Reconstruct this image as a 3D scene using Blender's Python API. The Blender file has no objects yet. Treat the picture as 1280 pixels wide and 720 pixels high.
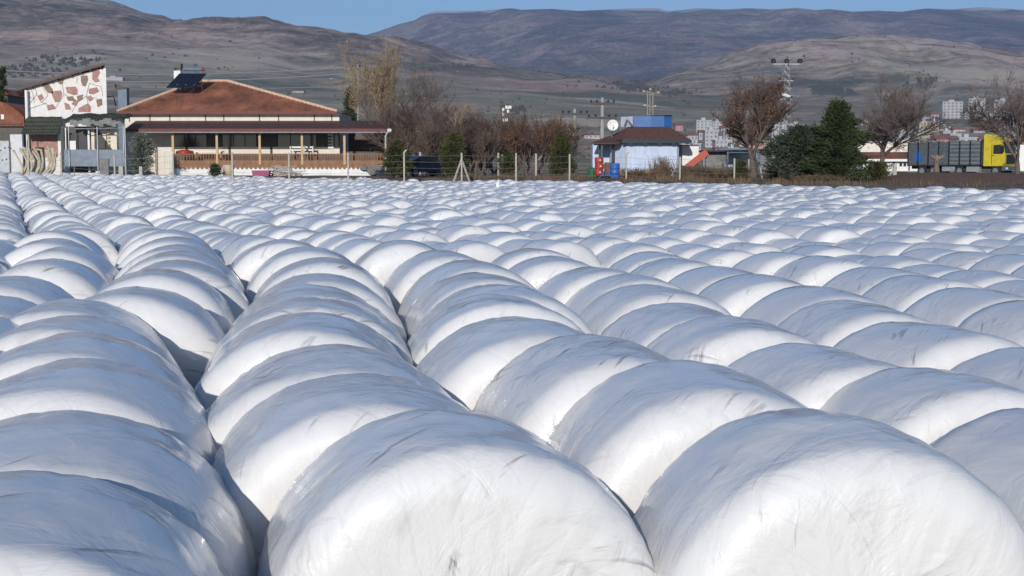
import bpy, math, random
import numpy as np
from mathutils import Vector, noise, Matrix
R = math.radians
scene = bpy.context.scene
col = scene.collection
# ------------------------------------------------------------------ camera, sky, sun, exposure
F = 1700.0; HV = 207.0; CZ = 2.07
PITCH = math.atan((360-HV)/F)
cam_d = bpy.data.cameras.new('camera'); cam = bpy.data.objects.new('camera', cam_d); col.objects.link(cam)
cam_d.sensor_width = 36; cam_d.lens = F/1280*36; cam_d.clip_start = .05; cam_d.clip_end = 60000
cam.location = (0, 0, CZ); cam.rotation_euler = (R(90)-PITCH, 0, 0)
scene.camera = cam
SUN_EL, SUN_AZ = 17.0, 189.0          # azimuth clockwise from +Y: behind the camera, a little left
w = bpy.data.worlds.new('World'); scene.world = w; w.use_nodes = True
nt = w.node_tree; nt.nodes.clear()
wo = nt.nodes.new('ShaderNodeOutputWorld'); bg = nt.nodes.new('ShaderNodeBackground'); sk = nt.nodes.new('ShaderNodeTexSky')
sk.sky_type = 'NISHITA'; sk.sun_disc = False; sk.sun_elevation = R(SUN_EL); sk.sun_rotation = R(SUN_AZ)
sk.altitude = 900; sk.air_density = 1.0; sk.dust_density = 0.15; sk.ozone_density = 5.0
bg.inputs['Strength'].default_value = 0.11
nt.links.new(sk.outputs[0], bg.inputs[0]); nt.links.new(bg.outputs[0], wo.inputs[0])
sun_d = bpy.data.lights.new('sun', 'SUN'); sun = bpy.data.objects.new('sun', sun_d); col.objects.link(sun)
sun_d.energy = 3.4; sun_d.angle = R(.5); sun_d.color = (1, .95, .88)
sd = Vector((math.sin(R(SUN_AZ))*math.cos(R(SUN_EL)), math.cos(R(SUN_AZ))*math.cos(R(SUN_EL)), math.sin(R(SUN_EL))))
sun.rotation_euler = sd.to_track_quat('Z', 'Y').to_euler(); sun.location = sd*50
vs = scene.view_settings
vs.view_transform = 'Standard'; vs.look = 'None'; vs.gamma = 1; vs.use_curve_mapping = False; vs.exposure = 0.0
# ------------------------------------------------------------------ pixel <-> world
FW = Vector((0, math.cos(PITCH), -math.sin(PITCH))); UP = Vector((0, math.sin(PITCH), math.cos(PITCH)))
def ray(u, v): return FW + UP*((360-v)/F) + Vector(((u-640)/F, 0, 0))
def P(u, v, Y):
    d = ray(u, v); t = Y/d.y; return Vector((d.x*t, Y, CZ+d.z*t))
def proj(p):
    q = Vector(p)-Vector((0, 0, CZ)); z = q.dot(FW)
    return (640+F*q.x/z, 360-F*q.dot(UP)/z)
def sst(a, b, x):
    t = min(1, max(0, (x-a)/(b-a))); return t*t*(3-2*t)
# ------------------------------------------------------------------ materials
MATS = {}
def principled(name):
    m = bpy.data.materials.new(name); m.use_nodes = True
    n = m.node_tree.nodes; return m, m.node_tree, n['Principled BSDF']
def mat(name, c, rough=.7, var=.25, scale=6, bump=.2, metal=0, stretch=(1, 1, 1), c2=None, spec=.4, bd=.02):
    """noise-mottled surface in object space"""
    if name in MATS: return MATS[name]
    m, t, b = principled(name); N = t.nodes; L = t.links
    tc = N.new('ShaderNodeTexCoord'); mp = N.new('ShaderNodeMapping'); mp.inputs['Scale'].default_value = stretch
    L.new(tc.outputs['Object'], mp.inputs[0])
    nz = N.new('ShaderNodeTexNoise'); nz.inputs['Scale'].default_value = scale; nz.inputs['Detail'].default_value = 7
    nz.inputs['Roughness'].default_value = .65
    L.new(mp.outputs[0], nz.inputs['Vector'])
    cr = N.new('ShaderNodeValToRGB'); cr.color_ramp.elements[0].position = .3; cr.color_ramp.elements[1].position = .7
    a = [x*(1-var) for x in c]; bb = list(c2) if c2 else [min(1, x*(1+var)) for x in c]
    cr.color_ramp.elements[0].color = (*a, 1); cr.color_ramp.elements[1].color = (*bb, 1)
    L.new(nz.outputs[0], cr.inputs[0]); L.new(cr.outputs[0], b.inputs['Base Color'])
    b.inputs['Roughness'].default_value = rough; b.inputs['Metallic'].default_value = metal
    b.inputs['Specular IOR Level'].default_value = spec
    if bump:
        bp = N.new('ShaderNodeBump'); bp.inputs['Strength'].default_value = bump; bp.inputs['Distance'].default_value = bd
        L.new(nz.outputs[0], bp.inputs['Height']); L.new(bp.outputs[0], b.inputs['Normal'])
    MATS[name] = m; return m
def leafmat(name, c1, c2, scale=1.5):
    m = mat(name, c1, .8, 0, scale, 0, c2=c2, spec=.15); return m

def film_material():
    m, t, b = principled('white_film'); N = t.nodes; L = t.links
    uv = N.new('ShaderNodeUVMap'); uv.uv_map = 'uv'
    sep = N.new('ShaderNodeSeparateXYZ'); L.new(uv.outputs[0], sep.inputs[0])
    oi = N.new('ShaderNodeObjectInfo')
    def math_(op, a, b_=None, c=None):
        n = N.new('ShaderNodeMath'); n.operation = op
        for i, x in enumerate((a, b_, c)):
            if x is None: continue
            if isinstance(x, (int, float)): n.inputs[i].default_value = x
            else: L.new(x, n.inputs[i])
        return n.outputs[0]
    rnd = math_('MULTIPLY', oi.outputs['Random'], 37.0)
    def vec(us, vsc, slant, off):
        x = math_('ADD', math_('MULTIPLY', sep.outputs[0], us), math_('MULTIPLY', sep.outputs[1], slant))
        y = math_('MULTIPLY', sep.outputs[1], vsc)
        cb = N.new('ShaderNodeCombineXYZ'); L.new(x, cb.inputs[0]); L.new(y, cb.inputs[1])
        L.new(math_('ADD', rnd, off), cb.inputs[2]); return cb.outputs[0]
    def noi(v, det=5, ro=.6, dist=0, sc=1.0):
        n = N.new('ShaderNodeTexNoise'); n.inputs['Scale'].default_value = sc; n.inputs['Detail'].default_value = det
        n.inputs['Roughness'].default_value = ro; n.inputs['Distortion'].default_value = dist
        L.new(v, n.inputs['Vector']); return n.outputs[0]
    n_streak = noi(vec(46, 7, 6, 1), 5, .6, .6)          # fine stretch lines
    n_fold = noi(vec(15, 4.5, -4, 5), 4, .55, 1.2)       # soft folds
    n_diag = noi(vec(22, 9, 16, 9), 6, .65, .8)
    n_mask = noi(vec(3.2, 2.6, 0, 13), 3, .5)            # where the creases are
    n_blot = noi(vec(9, 9, 2, 21), 6, .75, .3)
    tcn = N.new('ShaderNodeTexCoord')
    n_pleat = noi(vec(70, 2.0, 1.5, 31), 3, .6, .3)
    # crease mask
    mk = N.new('ShaderNodeMapRange'); L.new(n_mask, mk.inputs[0]); mk.inputs[1].default_value = .45; mk.inputs[2].default_value = .66
    n_m2 = noi(vec(11, 8, 3, 17), 2, .5)
    mk2 = N.new('ShaderNodeMapRange'); L.new(n_m2, mk2.inputs[0]); mk2.inputs[1].default_value = .50; mk2.inputs[2].default_value = .60
    n_l1 = noi(vec(60, 5, 30, 41), 3, .6, .2); n_l2 = noi(vec(60, 5, -26, 43), 3, .6, .3)
    def thr(n, p, q):
        r = N.new('ShaderNodeMapRange'); L.new(n, r.inputs[0]); r.inputs[1].default_value = p; r.inputs[2].default_value = q; return r.outputs[0]
    l1 = math_('MULTIPLY', thr(n_l1, .60, .68), mk2.outputs[0]); l2 = math_('MULTIPLY', thr(n_l2, .58, .66), math_('MULTIPLY', mk2.outputs[0], mk.outputs[0]))
    # overlapping wrap bands: a small step where one turn of film ends on the next
    bx = math_('ADD', math_('MULTIPLY', sep.outputs[0], 17.0), math_('ADD', math_('MULTIPLY', sep.outputs[1], 3.0), math_('MULTIPLY', n_fold, .55)))
    band = math_('FRACT', bx)
    # dirt: thin dark scuffs, specks and smears
    d1 = N.new('ShaderNodeMapRange'); L.new(n_diag, d1.inputs[0]); d1.inputs[1].default_value = .55; d1.inputs[2].default_value = .68
    d2 = N.new('ShaderNodeMapRange'); L.new(n_blot, d2.inputs[0]); d2.inputs[1].default_value = .63; d2.inputs[2].default_value = .74
    # dirt line where the end meets the side
    eg = math_('ABSOLUTE', math_('SUBTRACT', math_('ADD', sep.outputs[1], math_('MULTIPLY', n_fold, .02)), .715))
    rm = N.new('ShaderNodeMapRange'); L.new(eg, rm.inputs[0]); rm.inputs[1].default_value = 0; rm.inputs[2].default_value = .03; rm.inputs[3].default_value = 1; rm.inputs[4].default_value = 0
    rim = math_('MULTIPLY', rm.outputs[0], math_('MULTIPLY', n_streak, 1.1))
    dd = math_('ADD', math_('MULTIPLY', d1.outputs[0], math_('MULTIPLY', mk.outputs[0], .45)), math_('MULTIPLY', math_('MULTIPLY', d2.outputs[0], mk2.outputs[0]), 1.0))
    dd = math_('ADD', dd, math_('ADD', math_('MULTIPLY', l1, .65), math_('MULTIPLY', l2, .6)))
    dd = math_('ADD', dd, rim)
    bl = N.new('ShaderNodeMapRange'); L.new(band, bl.inputs[0]); bl.inputs[1].default_value = .0; bl.inputs[2].default_value = .07; bl.inputs[3].default_value = 1; bl.inputs[4].default_value = 0
    dd = math_('ADD', dd, math_('MULTIPLY', bl.outputs[0], math_('MULTIPLY', n_mask, .16)))
    dd = math_('ADD', dd, math_('MULTIPLY', n_blot, .07))
    dd = math_('MULTIPLY', dd, math_('ADD', .55, math_('MULTIPLY', oi.outputs['Random'], .75)))
    dd = math_('MINIMUM', dd, 1.0)
    mx = N.new('ShaderNodeMix'); mx.data_type = 'RGBA'; L.new(dd, mx.inputs['Factor'])
    mx.inputs['A'].default_value = (.79, .775, .755, 1); mx.inputs['B'].default_value = (.22, .215, .21, 1)
    L.new(mx.outputs['Result'], b.inputs['Base Color'])
    h = math_('ADD', math_('MULTIPLY', math_('MULTIPLY', n_streak, .5), mk.outputs[0]), math_('MULTIPLY', n_fold, .9))
    h = math_('ADD', h, math_('MULTIPLY', math_('MULTIPLY', n_diag, mk.outputs[0]), 1.4))
    h = math_('ADD', h, math_('MULTIPLY', n_pleat, .10))
    h = math_('ADD', h, math_('ADD', math_('MULTIPLY', l1, -.35), math_('MULTIPLY', l2, .25)))
    h = math_('ADD', h, math_('MULTIPLY', band, .10))
    n_cr = noi(vec(34, 26, 10, 51), 4, .6, 1.5); h = math_('ADD', h, math_('MULTIPLY', n_cr, math_('ADD', .14, math_('MULTIPLY', mk2.outputs[0], .40))))
    bp = N.new('ShaderNodeBump'); bp.inputs['Strength'].default_value = .34; bp.inputs['Distance'].default_value = .02
    L.new(h, bp.inputs['Height']); L.new(bp.outputs[0], b.inputs['Normal'])
    b.inputs['Roughness'].default_value = .5; b.inputs['Specular IOR Level'].default_value = .5
    b.inputs['Coat Weight'].default_value = .8; b.inputs['Coat Roughness'].default_value = .10
    L.new(bp.outputs[0], b.inputs['Coat Normal'])
    return m
FILM = film_material()
# ------------------------------------------------------------------ mesh builder
class MB:
    def __init__(s): s.v = []; s.f = []
    def quad(s, a, b, c, d):
        n = len(s.v); s.v += [tuple(a), tuple(b), tuple(c), tuple(d)]; s.f.append((n, n+1, n+2, n+3))
    def tri(s, a, b, c):
        n = len(s.v); s.v += [tuple(a), tuple(b), tuple(c)]; s.f.append((n, n+1, n+2))
    def box(s, x0, x1, y0, y1, z0, z1):
        n = len(s.v)
        s.v += [(x0,y0,z0),(x1,y0,z0),(x1,y1,z0),(x0,y1,z0),(x0,y0,z1),(x1,y0,z1),(x1,y1,z1),(x0,y1,z1)]
        s.f += [(n,n+3,n+2,n+1),(n+4,n+5,n+6,n+7),(n,n+1,n+5,n+4),(n+1,n+2,n+6,n+5),(n+2,n+3,n+7,n+6),(n+3,n,n+4,n+7)]
        return s
    def prism(s, pts, ext):
        """closed polygon pts (3d) extruded by vector ext"""
        n = len(s.v); k = len(pts); e = Vector(ext)
        s.v += [tuple(p) for p in pts]+[tuple(Vector(p)+e) for p in pts]
        s.f.append(tuple(range(n, n+k))); s.f.append(tuple(range(n+2*k-1, n+k-1, -1)))
        for i in range(k):
            j = (i+1) % k; s.f.append((n+i, n+k+i, n+k+j, n+j))
        return s
    def tube(s, pts, rad, sides=6, cap=True):
        pts = [Vector(p) for p in pts]; k = len(pts)
        if not isinstance(rad, (list, tuple)): rad = [rad]*k
        n0 = len(s.v); ref = None
        for i, p in enumerate(pts):
            d = (pts[min(i+1, k-1)]-pts[max(i-1, 0)])
            if d.length < 1e-9: d = Vector((0, 0, 1))
            d.normalize()
            if ref is None or abs(ref.dot(d)) > .99:
                ref = Vector((0, 0, 1)) if abs(d.z) < .9 else Vector((1, 0, 0))
            x = d.cross(ref).normalized(); y = d.cross(x); ref = -y if False else ref
            for j in range(sides):
                a = 2*math.pi*j/sides
                s.v.append(tuple(p+(x*math.cos(a)+y*math.sin(a))*rad[i]))
        for i in range(k-1):
            for j in range(sides):
                a = n0+i*sides+j; b = n0+i*sides+(j+1) % sides
                s.f.append((a, b, b+sides, a+sides))
        if cap:
            s.f.append(tuple(n0+j for j in range(sides-1, -1, -1))); s.f.append(tuple(n0+(k-1)*sides+j for j in range(sides)))
        return s
    def lathe(s, c, prof, sides=16, axis='z'):
        n0 = len(s.v); c = Vector(c)
        for (r, h) in prof:
            for j in range(sides):
                a = 2*math.pi*j/sides
                q = {'z': (r*math.cos(a), r*math.sin(a), h), 'y': (r*math.cos(a), h, r*math.sin(a)), 'x': (h, r*math.cos(a), r*math.sin(a))}[axis]
                s.v.append(tuple(c+Vector(q)))
        for i in range(len(prof)-1):
            for j in range(sides):
                a = n0+i*sides+j; b = n0+i*sides+(j+1) % sides
                s.f.append((a, b, b+sides, a+sides))
        s.f.append(tuple(n0+j for j in range(sides-1, -1, -1))); s.f.append(tuple(n0+(len(prof)-1)*sides+j for j in range(sides)))
        return s
    def build(s, name, m, parent=None, smooth=False, local=False):
        me = bpy.data.meshes.new(name)
        off = Vector((0, 0, 0))
        if parent is not None and not local:
            q = parent
            while q: off += q.location; q = q.parent
        me.from_pydata([(a-off.x, b-off.y, c-off.z) for a, b, c in s.v], [], s.f); me.update()
        if smooth:
            me.polygons.foreach_set('use_smooth', [True]*len(me.polygons))
        if m is not None: me.materials.append(m)
        o = bpy.data.objects.new(name, me); col.objects.link(o)
        if parent is not None: o.parent = parent
        return o
def tag(o, label=None, cat=None, group=None, kind=None):
    if label: o['label'] = label
    if cat: o['category'] = cat
    if group: o['group'] = group
    if kind: o['kind'] = kind
    return o
def empty(name, loc, label, cat, group=None):
    o = bpy.data.objects.new(name, None); o.empty_display_size = .2; col.objects.link(o); o.location = loc
    return tag(o, label, cat, group)
def kids(o): return [c for c in bpy.data.objects if c.parent == o]
# ------------------------------------------------------------------ terrain
def itp(x, xs, ys): return float(np.interp(x, xs, ys))
EA = [-.6, -.376, -.2, -.082, .035, .153, .27, .376, .6]; EY = [112, 105, 100, 92, 86, 75, 63, 55, 44]
def edgeY(a): return itp(a, EA, EY)
def field_z(x, y):
    a = x/max(y, 5); k = itp(a, [-.45, -.376, -.2, -.082, .1], [.6, .55, .2, .1, .04]); return k*sst(35, 105, y)
def ground_z(x, y):
    if y < 5: return 0
    a = x/y; e = edgeY(a)
    out = 1.02+.25*sst(80, 97, y)
    t = sst(e+.6, e+3.2, y)
    return field_z(x, y)*(1-t)+t*(out+.05*noise.noise(Vector((x*.3, y*.3, 3))))
US = [-300, 0, 80, 150, 240, 330, 420, 500, 560, 620, 700, 780, 860, 930, 1010, 1100, 1200, 1280, 1600]
RINGS = [
 (150,  [216]*19),
 (400,  [204]*19),
 (700,  [180,182,183,184,184,184,185,186,186,187,188,190,192,193,194,194,193,192,190]),
 (1200, [135,140,142,145,148,150,152,154,155,156,157,160,164,167,168,167,165,163,160]),
 (1600, [112,116,118,120,122,125,127,130,131,132,134,137,141,144,146,147,146,146,145]),
 (2200, [70,75,76,80,88,98,104,106,108,110,114,118,122,124,124,126,128,128,126]),
 (3300, [-10,-5,-6,4,19,30,38,52,66,80,97,104,92,73,60,62,69,77,86]),
 (4300, [60,60,60,60,70,80,90,100,110,115,120,120,120,110,110,110,110,110,110]),
 (5200, [110]*19),
]
RY = [r[0] for r in RINGS]
_RL = np.log(np.array(RY))
def hill_z(x, y, detail=True):
    u = 640+F*x/y*1.0
    vs_ = [np.interp(u, US, r[1]) for r in RINGS]
    # smooth interpolation in log distance
    l = math.log(min(max(y, 150), 5200)); i = int(np.searchsorted(_RL, l, side='right')-1); i = min(max(i, 0), len(RY)-2)
    t = (l-_RL[i])/(_RL[i+1]-_RL[i]);
    if i >= 5: t = t*t*(3-2*t)*.6+t*.4
    v = vs_[i]*(1-t)+vs_[i+1]*t
    z = CZ+(HV-v)/F*y
    if detail:
        k = sst(180, 1500, y)
        amp = 26*sst(1200, 3000, y)*(1-.6*sst(3600, 4300, y))+5*k
        q = Vector((x/620., y/620., 1.3))
        n = noise.fractal(q, 1.0, 2.1, 6)
        rg = 1-abs(noise.noise(Vector((x/330+.3*n, y/700, 7.7))))*2
        rg3 = 1-abs(noise.noise(Vector((x/120+.6*n, y/260, 3.7))))*2.4
        z += amp*(n*.9+rg*.6+rg3*.24)
    return z
def solveY(u, v, lo=170, hi=3200):
    y = lo
    while y < hi:
        x = (u-640)/F*y
        if proj((x, y, hill_z(x, y, False)))[1] <= v: return y
        y *= 1.01
    return hi
def grid_mesh(name, X, Y, zf, m, smooth=True):
    V = []; nx, ny = len(X), len(Y[0]) if isinstance(Y[0], (list, tuple)) else len(Y)
# ground sheet round the field
def ground():
    xs = np.linspace(-170, 170, 190); ys = np.concatenate([np.linspace(-60, 40, 26), np.linspace(41.2, 155, 98)])
    mb = MB(); nx = len(xs)
    for y in ys:
        for x in xs: mb.v.append((float(x), float(y), ground_z(float(x), float(y))))
    for j in range(len(ys)-1):
        for i in range(nx-1):
            a = j*nx+i; mb.f.append((a, a+1, a+nx+1, a+nx))
    m, t, b = principled('dry_soil'); N = t.nodes; L = t.links
    tc = N.new('ShaderNodeTexCoord')
    n1 = N.new('ShaderNodeTexNoise'); n1.inputs['Scale'].default_value = .12; n1.inputs['Detail'].default_value = 9; n1.inputs['Roughness'].default_value = .7
    n2 = N.new('ShaderNodeTexNoise'); n2.inputs['Scale'].default_value = 3.5; n2.inputs['Detail'].default_value = 8; n2.inputs['Roughness'].default_value = .7
    L.new(tc.outputs['Object'], n1.inputs[0]); L.new(tc.outputs['Object'], n2.inputs[0])
    c1 = N.new('ShaderNodeValToRGB'); e = c1.color_ramp.elements
    e[0].position = .38; e[0].color = (.085, .055, .038, 1); e[1].position = .62; e[1].color = (.21, .165, .10, 1)
    x = e.new(.5); x.color = (.13, .10, .06, 1)
    ad = N.new('ShaderNodeMath'); ad.operation = 'MULTIPLY_ADD'; L.new(n2.outputs[0], ad.inputs[0]); ad.inputs[1].default_value = .5
    sb = N.new('ShaderNodeMath'); sb.operation = 'SUBTRACT'; L.new(n1.outputs[0], sb.inputs[0]); sb.inputs[1].default_value = .25
    L.new(sb.outputs[0], ad.inputs[2]); L.new(ad.outputs[0], c1.inputs[0]); L.new(c1.outputs[0], b.inputs['Base Color'])
    b.inputs['Roughness'].default_value = .95
    bp = N.new('ShaderNodeBump'); bp.inputs['Strength'].default_value = .6; bp.inputs['Distance'].default_value = .1; L.new(n2.outputs[0], bp.inputs['Height']); L.new(bp.outputs[0], b.inputs['Normal'])
    tag(mb.build('ground', m, smooth=True), kind='structure')
ground()
def hill_material(name, ramp, snow=False):
    m, t, b = principled(name); N = t.nodes; L = t.links
    tc = N.new('ShaderNodeTexCoord')
    def nz(sc, st, det=8, ro=.65, dist=.4):
        mp = N.new('ShaderNodeMapping'); mp.inputs['Scale'].default_value = st; L.new(tc.outputs['Object'], mp.inputs[0])
        n = N.new('ShaderNodeTexNoise'); n.inputs['Scale'].default_value = sc; n.inputs['Detail'].default_value = det
        n.inputs['Roughness'].default_value = ro; n.inputs['Distortion'].default_value = dist; L.new(mp.outputs[0], n.inputs[0]); return n.outputs[0]
    a = nz(.0016, (1, .7, 1.5)); c = nz(.012, (.38, 1, 1.6), 9, .75); d = nz(.045, (1, .5, 1), 6, .7)
    def mth(op, p, q):
        n = N.new('ShaderNodeMath'); n.operation = op
        for i, z in enumerate((p, q)):
            if isinstance(z, float): n.inputs[i].default_value = z
            else: L.new(z, n.inputs[i])
        return n.outputs[0]
    s = mth('ADD', mth('MULTIPLY', a, .38), mth('ADD', mth('MULTIPLY', c, .40), mth('MULTIPLY', d, .22)))
    cr = N.new('ShaderNodeValToRGB'); e = cr.color_ramp.elements
    e[0].position = ramp[0][0]; e[0].color = (*ramp[0][1], 1); e[1].position = ramp[-1][0]; e[1].color = (*ramp[-1][1], 1)
    for p, cc in ramp[1:-1]:
        x = e.new(p); x.color = (*cc, 1)
    L.new(s, cr.inputs[0]); out = cr.outputs[0]
    # field parcels on the lower slopes
    vo = N.new('ShaderNodeTexVoronoi'); mp = N.new('ShaderNodeMapping'); mp.inputs['Scale'].default_value = (.006, .010, .0001)
    L.new(tc.outputs['Object'], mp.inputs[0]); L.new(mp.outputs[0], vo.inputs['Vector']); vo.inputs['Scale'].default_value = 1; vo.inputs['Randomness'].default_value = .9
    vr = N.new('ShaderNodeValToRGB'); ve = vr.color_ramp.elements; vr.color_ramp.interpolation = 'CONSTANT'
    ve[0].color = (.36, .29, .22, 1); ve[1].position = .8; ve[1].color = (.72, .63, .48, 1)
    for p, cc in ((.2, (.24, .25, .17)), (.42, (.52, .40, .30)), (.58, (.33, .33, .23))):
        x = ve.new(p); x.color = (*cc, 1)
    L.new(vo.outputs['Color'], vr.inputs[0])
    if not snow:
        sp = N.new('ShaderNodeSeparateXYZ'); L.new(tc.outputs['Object'], sp.inputs[0])
        lo = N.new('ShaderNodeMapRange'); L.new(sp.outputs[1], lo.inputs[0]); lo.inputs[1].default_value = 1900; lo.inputs[2].default_value = 3000; lo.inputs[3].default_value = .62; lo.inputs[4].default_value = 0
        mx = N.new('ShaderNodeMix'); mx.data_type = 'RGBA'; L.new(lo.outputs[0], mx.inputs['Factor']); L.new(out, mx.inputs['A']); L.new(vr.outputs[0], mx.inputs['B']); out = mx.outputs['Result']
    else:
        sp = N.new('ShaderNodeSeparateXYZ'); L.new(tc.outputs['Object'], sp.inputs[0])
        hh = N.new('ShaderNodeMapRange'); L.new(sp.outputs[2], hh.inputs[0]); hh.inputs[1].default_value = 780; hh.inputs[2].default_value = 880
        k = mth('MULTIPLY', hh.outputs[0], c); g = N.new('ShaderNodeMapRange'); L.new(k, g.inputs[0]); g.inputs[1].default_value = .40; g.inputs[2].default_value = .47
        mx = N.new('ShaderNodeMix'); mx.data_type = 'RGBA'; L.new(g.outputs[0], mx.inputs['Factor']); L.new(out, mx.inputs['A']); mx.inputs['B'].default_value = (.6, .6, .62, 1); out = mx.outputs['Result']
    hn = nz(.0022, (1, 1, 2), 4, .6); hr = N.new('ShaderNodeValToRGB'); hr.color_ramp.elements[0].position = .42; hr.color_ramp.elements[0].color = (.86, .92, .74, 1); hr.color_ramp.elements[1].position = .58; hr.color_ramp.elements[1].color = (1, .80, .76, 1)
    L.new(hn, hr.inputs[0]); mu = N.new('ShaderNodeMix'); mu.data_type = 'RGBA'; mu.blend_type = 'MULTIPLY'; mu.inputs['Factor'].default_value = .5; L.new(out, mu.inputs['A']); L.new(hr.outputs[0], mu.inputs['B']); out = mu.outputs['Result']
    L.new(out, b.inputs['Base Color']); b.inputs['Roughness'].default_value = .95; b.inputs['Specular IOR Level'].default_value = .1
    bp = N.new('ShaderNodeBump'); bp.inputs['Strength'].default_value = .6; bp.inputs['Distance'].default_value = 30
    L.new(s, bp.inputs['Height']); L.new(bp.outputs[0], b.inputs['Normal'])
    return m
HILLM = hill_material('hill_scrub', [(.43, (.085, .085, .062)), (.475, (.25, .20, .155)), (.51, (.42, .325, .25)), (.56, (.72, .58, .46))])
MOUNTM = hill_material('mountain_slope', [(.44, (.06, .075, .07)), (.5, (.17, .15, .135)), (.56, (.36, .30, .26))], True)
def polar(name, ys, zf, m, a0=-.62, a1=.62, na=420):
    mb = MB(); A = np.linspace(a0, a1, na)
    for y in ys:
        for a in A:
            x = float(a*y); mb.v.append((x, float(y), zf(x, float(y))))
    for j in range(len(ys)-1):
        for i in range(na-1):
            q = j*na+i; mb.f.append((q, q+1, q+na+1, q+na))
    return tag(mb.build(name, m, smooth=True), kind='structure')
polar('hills', np.exp(np.linspace(math.log(152), math.log(5200), 190)), lambda x, y: hill_z(x, y)-.3*(1 if y < 156 else 0), HILLM)
MU = [-400, 300, 440, 475, 500, 520, 530, 545, 560, 600, 640, 650, 690, 720, 760, 780, 820, 830, 850, 870, 900, 930, 960, 990, 1015, 1030, 1060, 1090, 1120, 1150, 1180, 1220, 1250, 1280, 1600]
MV = [70, 62, 52, 42, 33, 28, 22, 17, 16.5, 16, 13, 15, 14, 16.5, 15, 14, 13.5, 17, 16, 13.5, 15.5, 14, 15.5, 13.5, 16, 14.5, 18, 16.5, 18, 14, 15.5, 13, 15, 17, 22]
def mount_z(x, y):
    u = 640+F*x/y; crest = itp(u, MU, MV); t = (y-5000)/(8000-5000)
    v = 118+(crest-118)*(min(t, 1)**.8) if t < 1 else crest+(t-1)*120
    z = CZ+(HV-v)/F*y
    k = sst(0, .35, t)*(1-sst(.75, 1.0, t)*.93)
    q = Vector((x/1400, y/1400, 4.2)); n = noise.fractal(q, .9, 2.2, 6)
    rg = (1-2.2*abs(noise.noise(Vector((x/950+.5*n, y/3000, 2.2)))))
    rg2 = (1-2.2*abs(noise.noise(Vector((x/420+.5*n, y/1500, 9.2)))))
    zc = CZ+(HV-crest)/F*y
    zz = z+k*(70*n+85*rg+35*rg2)
    return min(zz, zc-8*(1-min(t, 1))**.5*(1+abs(n))+6*n) if t < 1 else z+6*n
polar('mountains', np.concatenate([np.linspace(5000, 8000, 120), np.linspace(8060, 9000, 14)]), mount_z, MOUNTM, na=460)
# ------------------------------------------------------------------ the air
def haze():
    mb = MB(); mb.box(-9000, 9000, -200, 9600, -60, 1050)
    m = bpy.data.materials.new('haze_air'); m.use_nodes = True; N = m.node_tree.nodes; N.clear()
    o = N.new('ShaderNodeOutputMaterial'); v = N.new('ShaderNodeVolumePrincipled')
    v.inputs['Color'].default_value = (.50, .64, 1.0, 1); v.inputs['Density'].default_value = 9e-5; v.inputs['Anisotropy'].default_value = .0
    m.node_tree.links.new(v.outputs[0], o.inputs['Volume'])
    tag(mb.build('haze', m), kind='stuff', label='pale blue air haze in front of the far mountains', cat='haze')
haze()
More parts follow.
